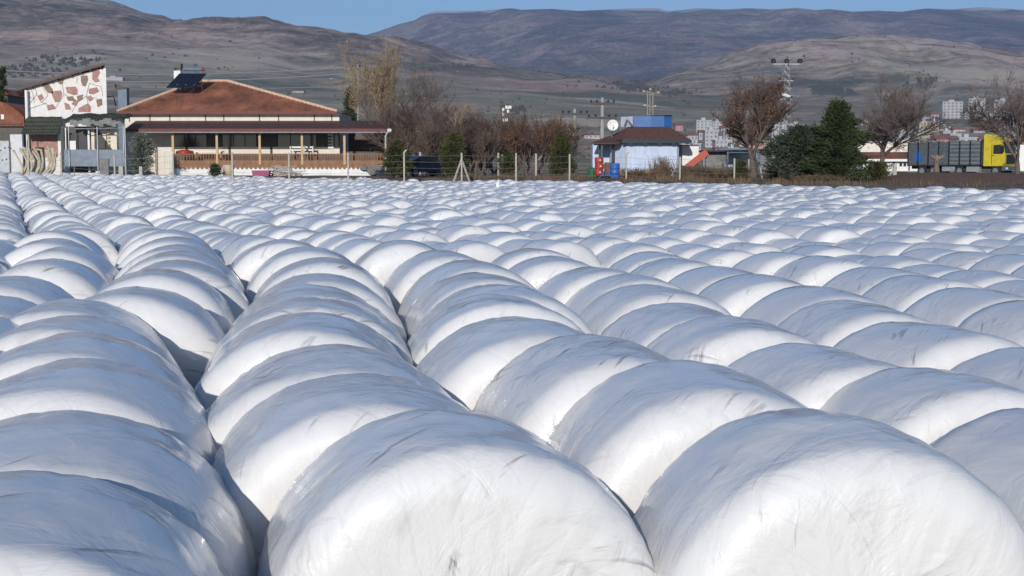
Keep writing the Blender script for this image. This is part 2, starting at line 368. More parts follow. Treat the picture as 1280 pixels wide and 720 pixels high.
# ------------------------------------------------------------------ bales
def bale_geo(seg, rings, seed, wr=1.0, n=4.0):
    """rounded, slightly lumpy wrapped cylinder, axis along Y, resting on z=0; returns verts, faces, uvs"""
    rng = random.Random(seed); HL = .53; RR = .6
    HL = rng.uniform(.49, .52); CR = rng.uniform(.125, .165); bul = rng.uniform(.006, .022)
    q = np.linspace(0, 1, 120); R1 = RR-CR; H1 = HL-CR
    fy = -HL-bul*(1-(q)**2); fr = q*R1
    th = np.linspace(0, math.pi/2, 80)[1:]; ay = -H1-CR*np.cos(th); ar = R1+CR*np.sin(th)
    sy_ = np.linspace(-H1, 0, 60)[1:]; sr_ = RR+.012*(1-(sy_/H1)**2)
    yy = np.concatenate([fy, ay, sy_]); rr = np.concatenate([fr, ar, sr_])
    C2 = CR*.62; th2 = np.linspace(math.pi/2, 0, 80); q2 = np.linspace(1, 0, 120)[1:]
    yb = np.concatenate([np.linspace(0, HL-C2, 60)[1:], HL-C2+C2*np.cos(th2)[1:], HL+bul*(1-q2**2)])
    rb = np.concatenate([RR+.012*(1-(np.linspace(0, HL-C2, 60)[1:]/(HL-C2))**2), RR-C2+C2*np.sin(th2)[1:], q2*(RR-C2)])
    yy = np.concatenate([yy, yb]); rr = np.concatenate([rr, rb])
    rr[0] = rr[-1] = 0
    L = np.concatenate([[0], np.cumsum(np.hypot(np.diff(yy), np.diff(rr)))]); L /= L[-1]
    g = np.linspace(0, 1, rings+2)
    yp = np.interp(g, L, yy); rp = np.interp(g, L, rr)
    V = []; off = Vector((rng.random()*50, rng.random()*50, rng.random()*50)); 
    tw = rng.uniform(-.02, .02)
    def disp(x, y, z, ang, gg, r):
        p = Vector((x, y, z))
        d = .017*noise.noise(p*1.7+off)+.007*noise.noise(p*4.5+off*1.3)
        d += wr*.0045*noise.noise(Vector((ang*9, gg*9+ang*2, off.x)))*min(1, r/.3)
        d += wr*.0030*noise.noise(Vector((ang*22, gg*7-ang*3, off.y)))*min(1, r/.3)
        return d
    def put(ang, gg, y, r):
        x = r*math.sin(ang); z = -r*math.cos(ang)
        nrm = Vector((x/RR, 0, z/RR)); nrm = nrm*((r/RR)**3) + Vector((0, 1 if y > 0 else -1, 0))*(abs(y)/HL)**5
        d = disp(x, y, z, ang, gg, r); nrm.normalize() if nrm.length > 0 else None
        q = Vector((x, y, z))+nrm*d
        q.x += tw*q.z
        if q.z < -.5: q.z = -.5+(q.z+.5)*.4
        V.append((q.x, q.y, q.z))
    put(0, 0, yp[0], 0)
    for i in range(1, rings+1):
        for j in range(seg): put(2*math.pi*j/seg, g[i], yp[i], rp[i])
    put(0, 1, yp[-1], 0)
    V = np.array(V); zmin = V[:, 2].min(); V[:, 2] -= zmin
    Fc = []; UV = []
    last = len(V)-1; ro = rng.random()*7
    for j in range(seg):
        k = (j+1) % seg; u0 = j/seg; u1 = (j+1)/seg
        Fc.append((0, 1+k, 1+j)); UV.append([(u0+ro, g[0]), (u1+ro, g[1]), (u0+ro, g[1])])
        b0 = 1+(rings-1)*seg
        Fc.append((last, b0+j, b0+k)); UV.append([(u0+ro, 1), (u0+ro, g[rings]), (u1+ro, g[rings])])
        for i in range(rings-1):
            a = 1+i*seg
            Fc.append((a+j, a+k, a+seg+k, a+seg+j)); UV.append([(u0+ro, g[i+1]), (u1+ro, g[i+1]), (u1+ro, g[i+2]), (u0+ro, g[i+2])])
    return V, Fc, UV
def mesh_from(name, V, Fc, UV, m):
    me = bpy.data.meshes.new(name); me.from_pydata([tuple(map(float, p)) for p in V], [], Fc); me.update()
    uvl = me.uv_layers.new(name='uv'); flat = [c for f in UV for p in f for c in p]; uvl.data.foreach_set('uv', flat)
    me.polygons.foreach_set('use_smooth', [True]*len(me.polygons)); me.materials.append(m); return me
HI = [mesh_from('silage_bale', *bale_geo(128, 60, 100+i, 1.1), FILM) for i in range(8)]
MID = [mesh_from('silage_bale', *bale_geo(44, 22, 200+i, .9), FILM) for i in range(10)]
LOW = [bale_geo(22, 11, 300+i, .5) for i in range(6)]
TH1 = R(10.4); TH2 = R(20.6)
rng = random.Random(11)
# apex pixels of the rims one sees, row by row (front to back), with camera-above-rim height
NEAR = {
 'Z': (.86, 'second near row from the left edge', [(-75,425),(-45,392),(-20,366),(8,342),(62,320),(78,306),(64,296),(72,285)]),
 'A': (.85, 'near row left of the centre row', [(10,583),(62,512),(94,447),(94,413),(90,388),(87,370),(169,354),(194,333),(222,322),(223,311),(219,303),(215,294),(212,285)]),
 'B': (.85, 'near row ending in the big bale at bottom centre', [(568,504),(468,461),(420,427),(387,388),(390,367),(390,353),(397,338),(400,319),(385,306),(355,296)]),
 'C': (.85, 'near row ending in the big bale at bottom right', [(1010,503),(868,449),(753,417),(650,392),(619,363),(622,352),(600,337),(587,323),(553,310),(500,297)]),
 'D': (.94, 'second near row from bottom right', [(1345,508),(1167,453),(1021,427),(912,392),(849,377),(811,352),(784,339),(744,330),(687,317),(665,307)]),
 'E': (.96, 'third near row from bottom right', [(1540,500),(1295,434),(1149,398),(1062,374),(1014,355),(942,340),(897,331),(845,320),(815,312)]),
 'F': (.98, 'fourth near row from bottom right', [(1395,398),(1290,374),(1212,357),(1149,341),(1095,331),(1025,318),(969,312)]),
}
BALES = []   # dict: x,y,z,rot,sx,sy,sz,row,block
def add_bale(x, y, rot, ztop, row, blk, sx=None, ln=None):
    g = field_z(x, y)
    BALES.append(dict(x=x, y=y, z=g, rot=rot, sx=sx or (1.08 if row in ('B', 'C') and y < 5.2 else rng.uniform(1.12, 1.17) if row in ('A', 'B') else rng.uniform(1.07, 1.13)), sy=ln or rng.uniform(.88, .94),
                      sz=max(.8, min(1.12, ztop/1.175)), row=row, blk=blk, roll=rng.uniform(-.06, .06), tilt=rng.uniform(-.03, .03)))
for key, (H0, nm, pts) in NEAR.items():
    ys = [F*H0/(v-HV) for u, v in pts]; n = len(ys); idx = np.arange(n)
    if key == 'A':
        fit = np.array([ys[0]+1.19*0]+[0]*(n-1), float)
        pp = np.polyfit(idx, ys, 1); sl = max(1.12, pp[0])
    else:
        pp = np.polyfit(idx, ys, 1); sl = max(.85, min(1.3, pp[0]))
    y0 = np.mean(ys)-sl*np.mean(idx)
    for i, (u, v) in enumerate(pts):
        fy = y0+sl*i
        fy = .2*fy+.8*ys[i]
        if i and fy < prev+.72: fy = prev+.72
        prev = fy
        p = P(u, v, fy); zt = min(H0+.13, max(H0-.13, CZ-p.z)); zt = CZ-zt
        cy = fy-.27; cx = p.x+.27*math.sin(TH1)-.05*(1-sst(5, 12, fy))*(key in 'BCD')
        add_bale(cx, cy, TH1+rng.uniform(-.05, .05), zt, key, 'near')
for key in NEAR:
    L_ = [b for b in BALES if b['row'] == key]
    for i in range(len(L_)-1):
        g_ = math.hypot(L_[i+1]['x']-L_[i]['x'], L_[i+1]['y']-L_[i]['y']); L_[i]['sy'] = max(.70, min(1.05, g_*.93))
    L_[-1]['sy'] = .88
    if key in 'BC': L_[0]['sy'] = .80
# procedural continuation of the near block
def dirq(th): return Vector((-math.sin(th), math.cos(th), 0)), Vector((math.cos(th), math.sin(th), 0))
t1, n1 = dirq(TH1); t2, n2 = dirq(TH2)
extra = [('Y', -3.35, 5, 17.5), ('X', -4.6, 9, 17.5), ('W', -5.85, 12, 17), ('G', 6.9, 5, 16.2), ('H', 8.15, 6, 16.0), ('I', 9.4, 6, 15.8), ('J', 10.65, 7, 15.5)]
for key, q, s0, s1 in extra:
    s = s0+rng.random()*.6
    while s < s1:
        p = n1*(q+rng.uniform(-.04, .04))+t1*s
        add_bale(p.x, p.y, TH1+rng.uniform(-.05, .05), (1.2 if q < 0 else 1.08)+rng.uniform(-.05, .05), key, 'near'); s += rng.uniform(.88, .97)
for key, q, s in (('B', 0, 0),):
    pass
# where the near block ends, per azimuth
def near_end(x, y):
    u = 640+F*x/y
    return itp(u, [-200, 0, 130, 260, 330, 480, 640, 900, 1280, 1500], [19.2, 19.0, 19.4, 18.6, 17.2, 17.0, 16.8, 17.2, 17.2, 17.0])
def in_view(x, y, mg=1.6):
    return y > 3 and abs(x) < (640/F)*y+mg
row_ids = range(-26, 130)
for ri in row_ids:
    q = -5.9+ri*1.165+rng.uniform(-.05, .05); s = 10+rng.random()*1.1; ph = rng.random()*10; started = False
    while s < 150:
        wob = .16*noise.noise(Vector((s*.11, ri*.35, 2)))+.05*noise.noise(Vector((s*.6, ri*3.1, 5)))
        p = n2*(q+wob)+t2*s
        step = rng.uniform(.87, .97)
        if rng.random() < .09: step += rng.uniform(.12, .75)
        s += step
        if p.y < 8: continue
        a = p.x/p.y
        if not in_view(p.x, p.y, 3.0): continue
        if p.y-.5 < near_end(p.x, p.y)+.15: continue
        if p.y > edgeY(a)-.2: continue
        zt = 1.07+.10*noise.noise(Vector((p.x*.12, p.y*.12, 8)))+.11*noise.noise(Vector((ri*2.3, s*.45, 1)))+rng.uniform(-.085, .085)
        add_bale(p.x, p.y, TH2+rng.uniform(-.13, .13), zt, ri, 'far', sx=rng.uniform(.94, 1.06), ln=rng.uniform(.86, .93))
# which 300 show largest
for b in BALES:
    b['d'] = math.hypot(b['x'], b['y']); b['in'] = in_view(b['x'], b['y'], -.1 if b['blk'] == 'far' else .55) and proj((b['x'], b['y'], 1.0))[1] < 860
vis = sorted([b for b in BALES if b['in']], key=lambda b: b['d'])
chosen = vis[:300]; cs = set(id(b) for b in chosen)
NUM = ['front', 'second', 'third', 'fourth', 'fifth', 'sixth', 'seventh', 'eighth', 'ninth', 'tenth', 'eleventh', 'twelfth', 'thirteenth', 'fourteenth',
       'fifteenth', 'sixteenth', 'seventeenth', 'eighteenth', 'nineteenth', 'twentieth', 'twenty-first', 'twenty-second', 'twenty-third', 'twenty-fourth', 'twenty-fifth', 'twenty-sixth', 'twenty-seventh', 'twenty-eighth', 'twenty-ninth', 'thirtieth',
       'thirty-first','thirty-second','thirty-third','thirty-fourth','thirty-fifth','thirty-sixth','thirty-seventh','thirty-eighth','thirty-ninth','fortieth']
rows = {}
for b in vis: rows.setdefault((b['blk'], b['row']), []).append(b)
rown = {('near', 'B'): 'row of the big bottom-centre bale', ('near', 'C'): 'row of the big bottom-right bale', ('near', 'A'): 'row at bottom left',
        ('near', 'Z'): 'short row left of the bottom-left row', ('near', 'Y'): 'near row cut by the left edge',
        ('near', 'D'): 'first row right of the bottom-right bale', ('near', 'E'): 'second row right of the bottom-right bale', ('near', 'F'): 'third row right of the bottom-right bale',
        ('near', 'G'): 'fourth row right of the bottom-right bale', ('near', 'H'): 'fifth row right of the bottom-right bale', ('near', 'I'): 'sixth row right of the bottom-right bale'}
fk = sorted([k for k in rows if k[0] == 'far' and any(id(b) in cs for b in rows[k])], key=lambda k: k[1])
for i, k in enumerate(fk):
    rown[k] = NUM[i] + ' far row from the left edge' if i else 'far row nearest the left edge'
def mat_of(b): return Matrix.Translation((b['x'], b['y'], b['z'])) @ Matrix.Rotation(b['rot'], 4, 'Z')
CREASE = {}
for k, lst in rows.items():
    for i, b in enumerate(lst):
        if id(b) not in cs: continue
        near = b['d'] < 10
        me = HI[rng.randrange(len(HI))] if near else MID[rng.randrange(len(MID))]
        o = bpy.data.objects.new('silage_bale', me); col.objects.link(o)
        o.location = (b['x'], b['y'], b['z']); o.rotation_euler = (b['tilt']*.3, 0, b['rot']); o.scale = (b['sx'], b['sy'], b['sz'])
        look = 'Large white film-wrapped bale' if b['d'] < 7 else ('White film-wrapped bale' if b['blk'] == 'near' else 'Smaller white wrapped bale')
        tag(o, '%s, %s in the %s' % (look, NUM[min(i, 39)], rown.get(k, 'near row')), 'silage bale', 'white wrapped bales laid in long rows')
        b['obj'] = o
# the many smaller ones beyond, as one mass
def far_mass():
    Vs = []; Fs = []; Us = []; base = 0
    for b in BALES:
        if id(b) in cs: continue
        V, Fc, UV = LOW[rng.randrange(len(LOW))]
        V = V*np.array([b['sx'], b['sy'], b['sz']]); c, s = math.cos(b['rot']), math.sin(b['rot'])
        W = np.stack([V[:, 0]*c-V[:, 1]*s+b['x'], V[:, 0]*s+V[:, 1]*c+b['y'], V[:, 2]+b['z']], 1)
        Vs.append(W); Fs += [tuple(i+base for i in f) for f in Fc]; k = rng.randrange(200)
        Us += [[(p[0]+k, p[1]+k*.37) for p in f] for f in UV]; base += len(V)
    V = np.concatenate(Vs); me = mesh_from('silage_bales', V, Fs, Us, FILM)
    o = bpy.data.objects.new('silage_bales', me); col.objects.link(o)
    tag(o, 'distant mass of white wrapped bales reaching back to the fence', 'silage bales', kind='stuff')
far_mass()
print('bales', len(BALES), 'visible', len(vis), 'chosen', len(chosen))
# ------------------------------------------------------------------ materials of the buildings
M = {
 'cream': mat('cream_render', (.74, .67, .57), .85, .10, 2, .15), 'white': mat('white_paint', (.78, .77, .74), .8, .10, 1.5, .15),
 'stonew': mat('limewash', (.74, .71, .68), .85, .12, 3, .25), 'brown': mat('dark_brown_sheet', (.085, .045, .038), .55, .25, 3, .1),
 'fascia': mat('dark_red_fascia', (.14, .035, .025), .6, .2, 3, .1), 'timber': mat('pale_timber', (.55, .38, .20), .7, .25, 4, .2, stretch=(3, 3, .5)),
 'otimber': mat('orange_timber', (.26, .125, .06), .65, .3, 3, .2, stretch=(1, 1, .4)), 'glass': mat('dark_glass', (.02, .022, .025), .12, .3, 1, 0, spec=.6),
 'render_shade': mat('grey_render_and_shade', (.12, .11, .10), .9, .2, 2, .2), 'black': mat('black_metal', (.02, .02, .022), .4, .2, 4, 0),  # dark grey serves real grey parts and painted shade in veranda and shack
 'tarp': mat('green_tarp', (.055, .062, .045), .85, .3, 2.5, .5, bd=.06), 'tarpg': mat('grey_tarp', (.20, .20, .19), .8, .35, 2.5, .5, bd=.06),
 'galv': mat('galvanised_sheet', (.36, .38, .41), .5, .25, 3, .2, metal=.3), 'conc': mat('concrete', (.42, .39, .34), .9, .18, 5, .3),
 'block': mat('grey_blockwork', (.33, .34, .36), .9, .2, 3, .3), 'tile': None, 'bluegrey': mat('blue_grey_panel', (.22, .25, .30), .7, .25, 2, .2),
 'duct': mat('duct_blue', (.12, .17, .23), .5, .25, 3, .1), 'stone1': mat('pink_flagstone', (.38, .22, .18), .85, .3, 3, .3),
 'stone2': mat('brown_flagstone', (.25, .17, .12), .85, .3, 3, .3), 'mortar': mat('dark_joint', (.20, .15, .14), .9, .1, 3, 0),
 'blue': mat('blue_paint', (.035, .12, .33), .45, .2, 2, .05), 'lblue': mat('pale_blue_wall', (.52, .59, .74), .8, .16, 1.6, .15, stretch=(2, 2, .5)),
 'red': mat('red_plastic', (.40, .045, .03), .4, .2, 3, .05), 'orange': mat('orange_plastic', (.45, .075, .035), .4, .2, 2, .05),
 'drum': mat('blue_drum', (.03, .13, .42), .4, .15, 2, .05), 'rust': mat('rusty_brown', (.22, .09, .04), .8, .4, 5, .3),
 'magenta': mat('magenta_plastic', (.28, .012, .10), .4, .2, 2, .05), 'yellow': mat('yellow_cab_paint', (.62, .50, .03), .4, .2, 2, 0, spec=.5),
 'cargo': mat('cargo_grey', (.095, .11, .125), .6, .3, 2.5, .15), 'cargoL': mat('cargo_rib', (.19, .20, .21), .6, .25, 3, .1),
 'tyre': mat('tyre_rubber', (.025, .025, .025), .85, .2, 5, .1), 'rim': mat('steel_rim', (.4, .4, .4), .4, .2, 3, 0, metal=.6),
 'lamp': mat('lamp_lens', (.75, .75, .72), .15, .05, 3, 0, spec=.7), 'navy': mat('navy_paint', (.007, .011, .026), .3, .3, 2, 0, spec=.5),
 'ceramic': mat('insulator', (.035, .028, .028), .3, .2, 3, 0), 'wire': mat('wire', (.45, .45, .45), .5, .1, 3, 0, metal=.5),
 'steel': mat('lattice_steel', (.33, .34, .35), .5, .15, 3, 0, metal=.4), 'bark': mat('grey_bark', (.13, .10, .085), .95, .35, 9, .6),
 'barkr': mat('red_twigs', (.085, .050, .040), .9, .35, 1.2, .0), 'twig': mat('grey_twigs', (.135, .105, .092), .9, .3, 1.2, 0),
 'twigy': mat('ochre_twigs', (.27, .205, .145), .9, .35, 1.2, 0), 'twigp': mat('purple_brown_twigs', (.105, .072, .058), .9, .3, 1.2, 0),
 'poles': mat('bent_wood', (.52, .44, .30), .8, .25, 4, .2), 'solar': mat('solar_glass', (.012, .016, .03), .1, .2, 2, 0, spec=.6),
 'skirt': mat('grey_white_wall', (.66, .66, .67), .9, .12, 2, .2), 'pinkw': mat('dusty_pink_wall', (.50, .24, .24), .9, .15, 2, .1),
 'tanw': mat('tan_wall', (.48, .41, .30), .9, .15, 2, .1), 'greyw': mat('grey_town_wall', (.42, .42, .44), .9, .15, 2, .1),
 'whitew': mat('town_white_wall', (.43, .425, .42), .9, .1, .1, .0), 'redr': mat('town_red_roof', (.30, .12, .09), .9, .25, .4, 0),
 'win': mat('town_window', (.17, .175, .19), .4, .2, .5, 0), 'soil': mat('turned_soil', (.15, .085, .055), .95, .3, 3, .5),
}
def tile_mat():
    m, t, b = principled('terracotta_tiles'); N = t.nodes; L = t.links
    tc = N.new('ShaderNodeTexCoord'); nz = N.new('ShaderNodeTexNoise'); nz.inputs['Scale'].default_value = .55; nz.inputs['Detail'].default_value = 11; nz.inputs['Roughness'].default_value = .75
    L.new(tc.outputs['Object'], nz.inputs[0])
    cr = N.new('ShaderNodeValToRGB'); e = cr.color_ramp.elements; e[0].position = .35; e[0].color = (.09, .045, .032, 1); e[1].position = .66; e[1].color = (.36, .155, .09, 1)
    x = e.new(.5); x.color = (.24, .085, .045, 1); L.new(nz.outputs[0], cr.inputs[0]); L.new(cr.outputs[0], b.inputs['Base Color'])
    wv = N.new('ShaderNodeTexWave'); wv.inputs['Scale'].default_value = 2.0; wv.bands_direction = 'X'; L.new(tc.outputs['Object'], wv.inputs[0])
    wz = N.new('ShaderNodeTexWave'); wz.inputs['Scale'].default_value = 1.6; wz.bands_direction = 'Y'; wz.wave_profile = 'SAW'; L.new(tc.outputs['Object'], wz.inputs[0])
    ad = N.new('ShaderNodeMath'); L.new(wv.outputs[0], ad.inputs[0]); L.new(wz.outputs[0], ad.inputs[1])
    bp = N.new('ShaderNodeBump'); bp.inputs['Strength'].default_value = .8; bp.inputs['Distance'].default_value = .06; L.new(ad.outputs[0], bp.inputs['Height']); L.new(bp.outputs[0], b.inputs['Normal'])
    b.inputs['Roughness'].default_value = .9; return m
M['tile'] = tile_mat()
def B(u0, u1, v0, v1, Y, d, mb=None):
    """box whose front face fills the pixels u0..u1, v0(top)..v1 at depth Y, d metres deep"""
    mb = mb or MB(); a = P(u0, v0, Y); c = P(u1, v1, Y); mb.box(a.x, c.x, Y, Y+d, c.z, a.z); return mb
def gz(x, y): return ground_z(x, y)
def base(u, Y): x = (u-640)/F*Y; return Vector((x, Y, gz(x, Y)))
# ------------------------------------------------------------------ the long tiled house with a veranda
Y0 = 110.0
def house():
    r = empty('village_house', base(300, Y0), 'long single-storey house with hipped terracotta roof and timber veranda', 'house')
    g = gz(-22, Y0)-.3
    # plinth
    mb = MB(); a = P(216, 209, Y0); c = P(472, 209, Y0); mb.box(a.x, c.x, Y0+.12, Y0+11, g, P(300, 207.5, Y0).z); mb.build('plinth_wall', M['white'], r)
    # scalloped apron under the railing
    mb = MB(); n = 46; zt = P(0, 205.6, Y0).z; zb = P(0, 211.6, Y0).z
    for i in range(n):
        x0 = a.x+(c.x-a.x)*i/n; x1 = a.x+(c.x-a.x)*(i+1)/n
        pts = [(x0, Y0+.04, zt), (x1, Y0+.04, zt)]+[(x1-(x1-x0)*k/6, Y0+.04, zb+.22*(abs(k-3)/3)**1.6) for k in range(7)]
        mb.prism(pts, (0, .05, 0))
    mb.build('scalloped_trim', M['otimber'], r)
    mb = MB(); a2 = P(214, 205, Y0); c2 = P(481, 205, Y0); mb.box(a2.x, c2.x, Y0+.16, Y0+11, zt-.12, zt+.0); mb.build('veranda_floor', M['timber'], r)
    # railing: rails + balusters (one part per bay)
    posts = [168, 212, 267.5, 321.5, 375, 428.5, 480.5]
    zr = P(0, 192, Y0).z; zl = P(0, 200.5, Y0).z
    for i in range(1, len(posts)-1):
        mb = MB(); x0 = P(posts[i], 0, Y0).x+.09; x1 = P(posts[i+1], 0, Y0).x-.09
        mb.box(x0, x1, Y0, Y0+.1, zr-.08, zr); mb.box(x0, x1, Y0+.02, Y0+.08, zt, zl)
        k = int((x1-x0)/.22)
        for j in range(k):
            x = x0+(x1-x0)*(j+.5)/k; mb.tube([(x, Y0+.05, zl), (x, Y0+.05, (zl+zr)/2), (x, Y0+.05, zr-.08)], [.045, .07, .045], 6)
        mb.build('railing', M['otimber'], r)
    zp = P(0, 163.5, Y0).z
    for u in posts[1:]:
        x = P(u, 0, Y0).x; mb = MB(); mb.box(x-.09, x+.09, Y0-.01, Y0+.15, zt, zp)
        mb.box(x-.14, x+.14, Y0-.03, Y0+.17, zp-.22, zp-.08); mb.build('porch_post', M['timber'], r)
    # veranda roof: lean-to
    z0 = P(0, 162.5, Y0-.4).z; z1 = P(0, 152, Y0+2.8).z
    xl = P(154, 0, Y0).x; xr = P(484, 0, Y0).x; xr1 = P(470, 0, Y0+2.8).x
    mb = MB(); mb.prism([(xl, Y0-.5, z0), (xr, Y0-.5, z0), (xr1, Y0+2.8, z1), (xl, Y0+2.8, z1)], (0, 0, .07)); mb.build('veranda_roof', M['brown'], r)
    mb = MB(); mb.box(xl, xr, Y0-.56, Y0-.503, z0-.18, z0+.1); mb.build('veranda_fascia', M['fascia'], r)
    mb = MB(); mb.tube([(xl, Y0-.62, z0-.2), (xr, Y0-.62, z0-.2)], .05, 6); mb.build('gutter', M['galv'], r)
    # main walls
    Yw = Y0+2.85
    a = P(156, 141, Yw); c = P(424, 141, Yw); mb = MB(); mb.box(a.x, c.x, Yw, Y0+11, g, a.z); w_ = mb.build('house_wall', M['cream'], r)
    mb = MB(); lo = P(0, 186.5, Yw).z; hi = P(0, 164, Yw).z; mb.box(P(214, 0, Yw).x, P(412, 0, Yw).x, Yw-.02, Yw-.003, lo, hi+.8); mb.box(P(214, 0, Yw).x, P(470, 0, Yw).x, Yw-.02, Yw-.003, zt-.3, P(0, 192, Yw).z); mb.build('veranda_wall_shade', M['render_shade'], r)  # dark sheets on the cream wall, veranda shade put into the colour
    mb = MB()
    for k in range(7):
        z = lo+.05+k*.26; mb.box(P(408, 0, Yw).x, P(415, 0, Yw).x, Yw-.1, Yw-.022, z, z+.15)
    mb.build('quoin', M['white'], r)
    for u in (158, 184, 209, 254, 277, 322, 346, 391, 413):
        x = P(u, 0, Yw).x; mb = MB(); mb.box(x-.04, x+.04, Yw-.05, Yw-.002, P(0, 152, Yw).z, P(0, 141, Yw).z); mb.build('batten', M['fascia'], r)
    for u0, u1 in ((217, 259), (278, 321), (347, 396), (418, 424)):
        fr = MB(); fr_a = P(u0, 165.5, Yw); fr_c = P(u1, 184.5, Yw)
        fr.box(fr_a.x-.06, fr_c.x+.06, Yw-.08, Yw-.024, fr_c.z-.06, fr_a.z+.06); f = fr.build('window_frame', M['brown'], r)
        k = 3 if u1-u0 > 20 else 1
        gl = MB(); 
        for j in range(k):
            x0 = fr_a.x+(fr_c.x-fr_a.x)*j/k+.04; x1 = fr_a.x+(fr_c.x-fr_a.x)*(j+1)/k-.04
            gl.box(x0, x1, Yw-.1, Yw-.082, fr_c.z+.02, fr_a.z-.02)
        gl.build('pane', M['glass'], f)
    # dark back part of the open right end
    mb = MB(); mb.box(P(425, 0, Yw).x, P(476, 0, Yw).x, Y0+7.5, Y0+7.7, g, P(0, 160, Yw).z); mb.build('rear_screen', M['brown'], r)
    mb = MB(); mb.box(P(426, 0, Y0+3).x, P(476, 0, Y0+3).x, Y0+2.95, Y0+3.05, P(0,196,Y0).z, P(0, 189, Y0).z); mb.build('low_wall', M['render_shade'], r)
    # hipped roof
    ex0 = P(143, 0, Yw-.6).x; ex1 = P(420, 0, Yw-.6).x; ze = P(0, 140, Yw-.6).z; yb = Y0+12; px = P(263, 0, Y0+7.3); pz = P(263, 102, Y0+7.3).z
    rx0 = px.x-1.1; rx1 = px.x+1.3; ym = (Yw-.6+yb)/2
    mb = MB(); n = 14
    def face(p, q, s_, t_):
        mb.quad(p, q, s_, t_)
    face((ex0, Yw-.6, ze), (ex1, Yw-.6, ze), (rx1, ym, pz), (rx0, ym, pz)); face((ex1, yb, ze), (ex0, yb, ze), (rx0, ym, pz), (rx1, ym, pz))
    mb.tri((ex0, yb, ze), (ex0, Yw-.6, ze), (rx0, ym, pz)); mb.tri((ex1, Yw-.6, ze), (ex1, yb, ze), (rx1, ym, pz))
    mb.quad((ex0, Yw-.6, ze-.02), (ex0, yb, ze-.02), (ex1, yb, ze-.02), (ex1, Yw-.6, ze-.02))
    rf = mb.build('roof', M['tile'], r)
    mb = MB()
    for p, q in (((ex0, Yw-.6, ze), (rx0, ym, pz)), ((ex1, Yw-.6, ze), (rx1, ym, pz)), ((rx0, ym, pz), (rx1, ym, pz))):
        p = Vector(p); q = Vector(q); k = 26
        for j in range(k):
            mb.tube([p.lerp(q, j/k)+Vector((0, 0, .05)), p.lerp(q, (j+.95)/k)+Vector((0, 0, .09))], [.14, .11], 7)
    mb.build('ridge_tiles', mat('ridge_tile', (.62, .42, .30), .9, .2, 3, .1), rf)
    mb = MB(); mb.box(ex0-.03, ex1+.03, Yw-.68, Yw-.604, ze-.2, ze+.06); mb.build('eaves_board', M['fascia'], r)
    # chimney
    mb = MB(); p = P(222, 87, Y0+6); q = P(223, 112, Y0+6); mb.box(p.x-.28, p.x+.28, Y0+5.8, Y0+6.4, q.z, p.z-.1); ch = mb.build('chimney', M['white'], r)
    mb = MB(); mb.box(p.x-.34, p.x+.34, Y0+5.7, Y0+6.5, p.z+.12, p.z+.5)
    for sx in (-.26, .26):
        for sy in (5.8, 6.4): mb.box(p.x+sx-.04, p.x+sx+.04, Y0+sy-.04, Y0+sy+.04, p.z-.1, p.z+.12)
    mb.build('chimney_cowl', M['black'], ch)
house()
def solar():
    Y = Y0+4; r = empty('solar_water_heater', P(230, 110, Y), 'dark solar water heater with tilted panels on the tiled roof', 'solar heater')
    for k, (u0, u1) in enumerate(((208, 228), (229, 242))):
        mb = MB(); lo0 = P(u0, 109, Y); lo1 = P(u1, 109, Y); s_ = .85
        mb.prism([lo0, lo1, Vector((lo1.x+s_, Y+1.0, lo1.z+1.2)), Vector((lo0.x+s_, Y+1.0, lo0.z+1.2))], (0, .03, -.07)); mb.build('panel', M['solar'], r)
    mb = MB(); a = P(228.5, 86.5, Y+1); mb.tube([(a.x, Y+1.2, a.z-.0), (a.x+1.5, Y+1.2, a.z+.0)], .15, 10); t_ = mb.build('water_tank', M['duct'], r)
    mb = MB(); mb.lathe((a.x+1.5, Y+1.2, a.z), [(.17, 0), (.17, .16), (.1, .2)], 10, 'x'); mb.build('tank_end', M['red'], t_)
    mb = MB()
    for du in (0.05, .75, 1.45):
        mb.tube([(a.x+du, Y+1.2, a.z-.1), (a.x+du, Y+1.6, a.z-1.7)], .03, 5); mb.tube([(a.x+du-.3, Y, a.z-1.35), (a.x+du, Y+1.2, a.z-1.4)], .03, 5)
    mb.build('stand', M['galv'], r)
solar()
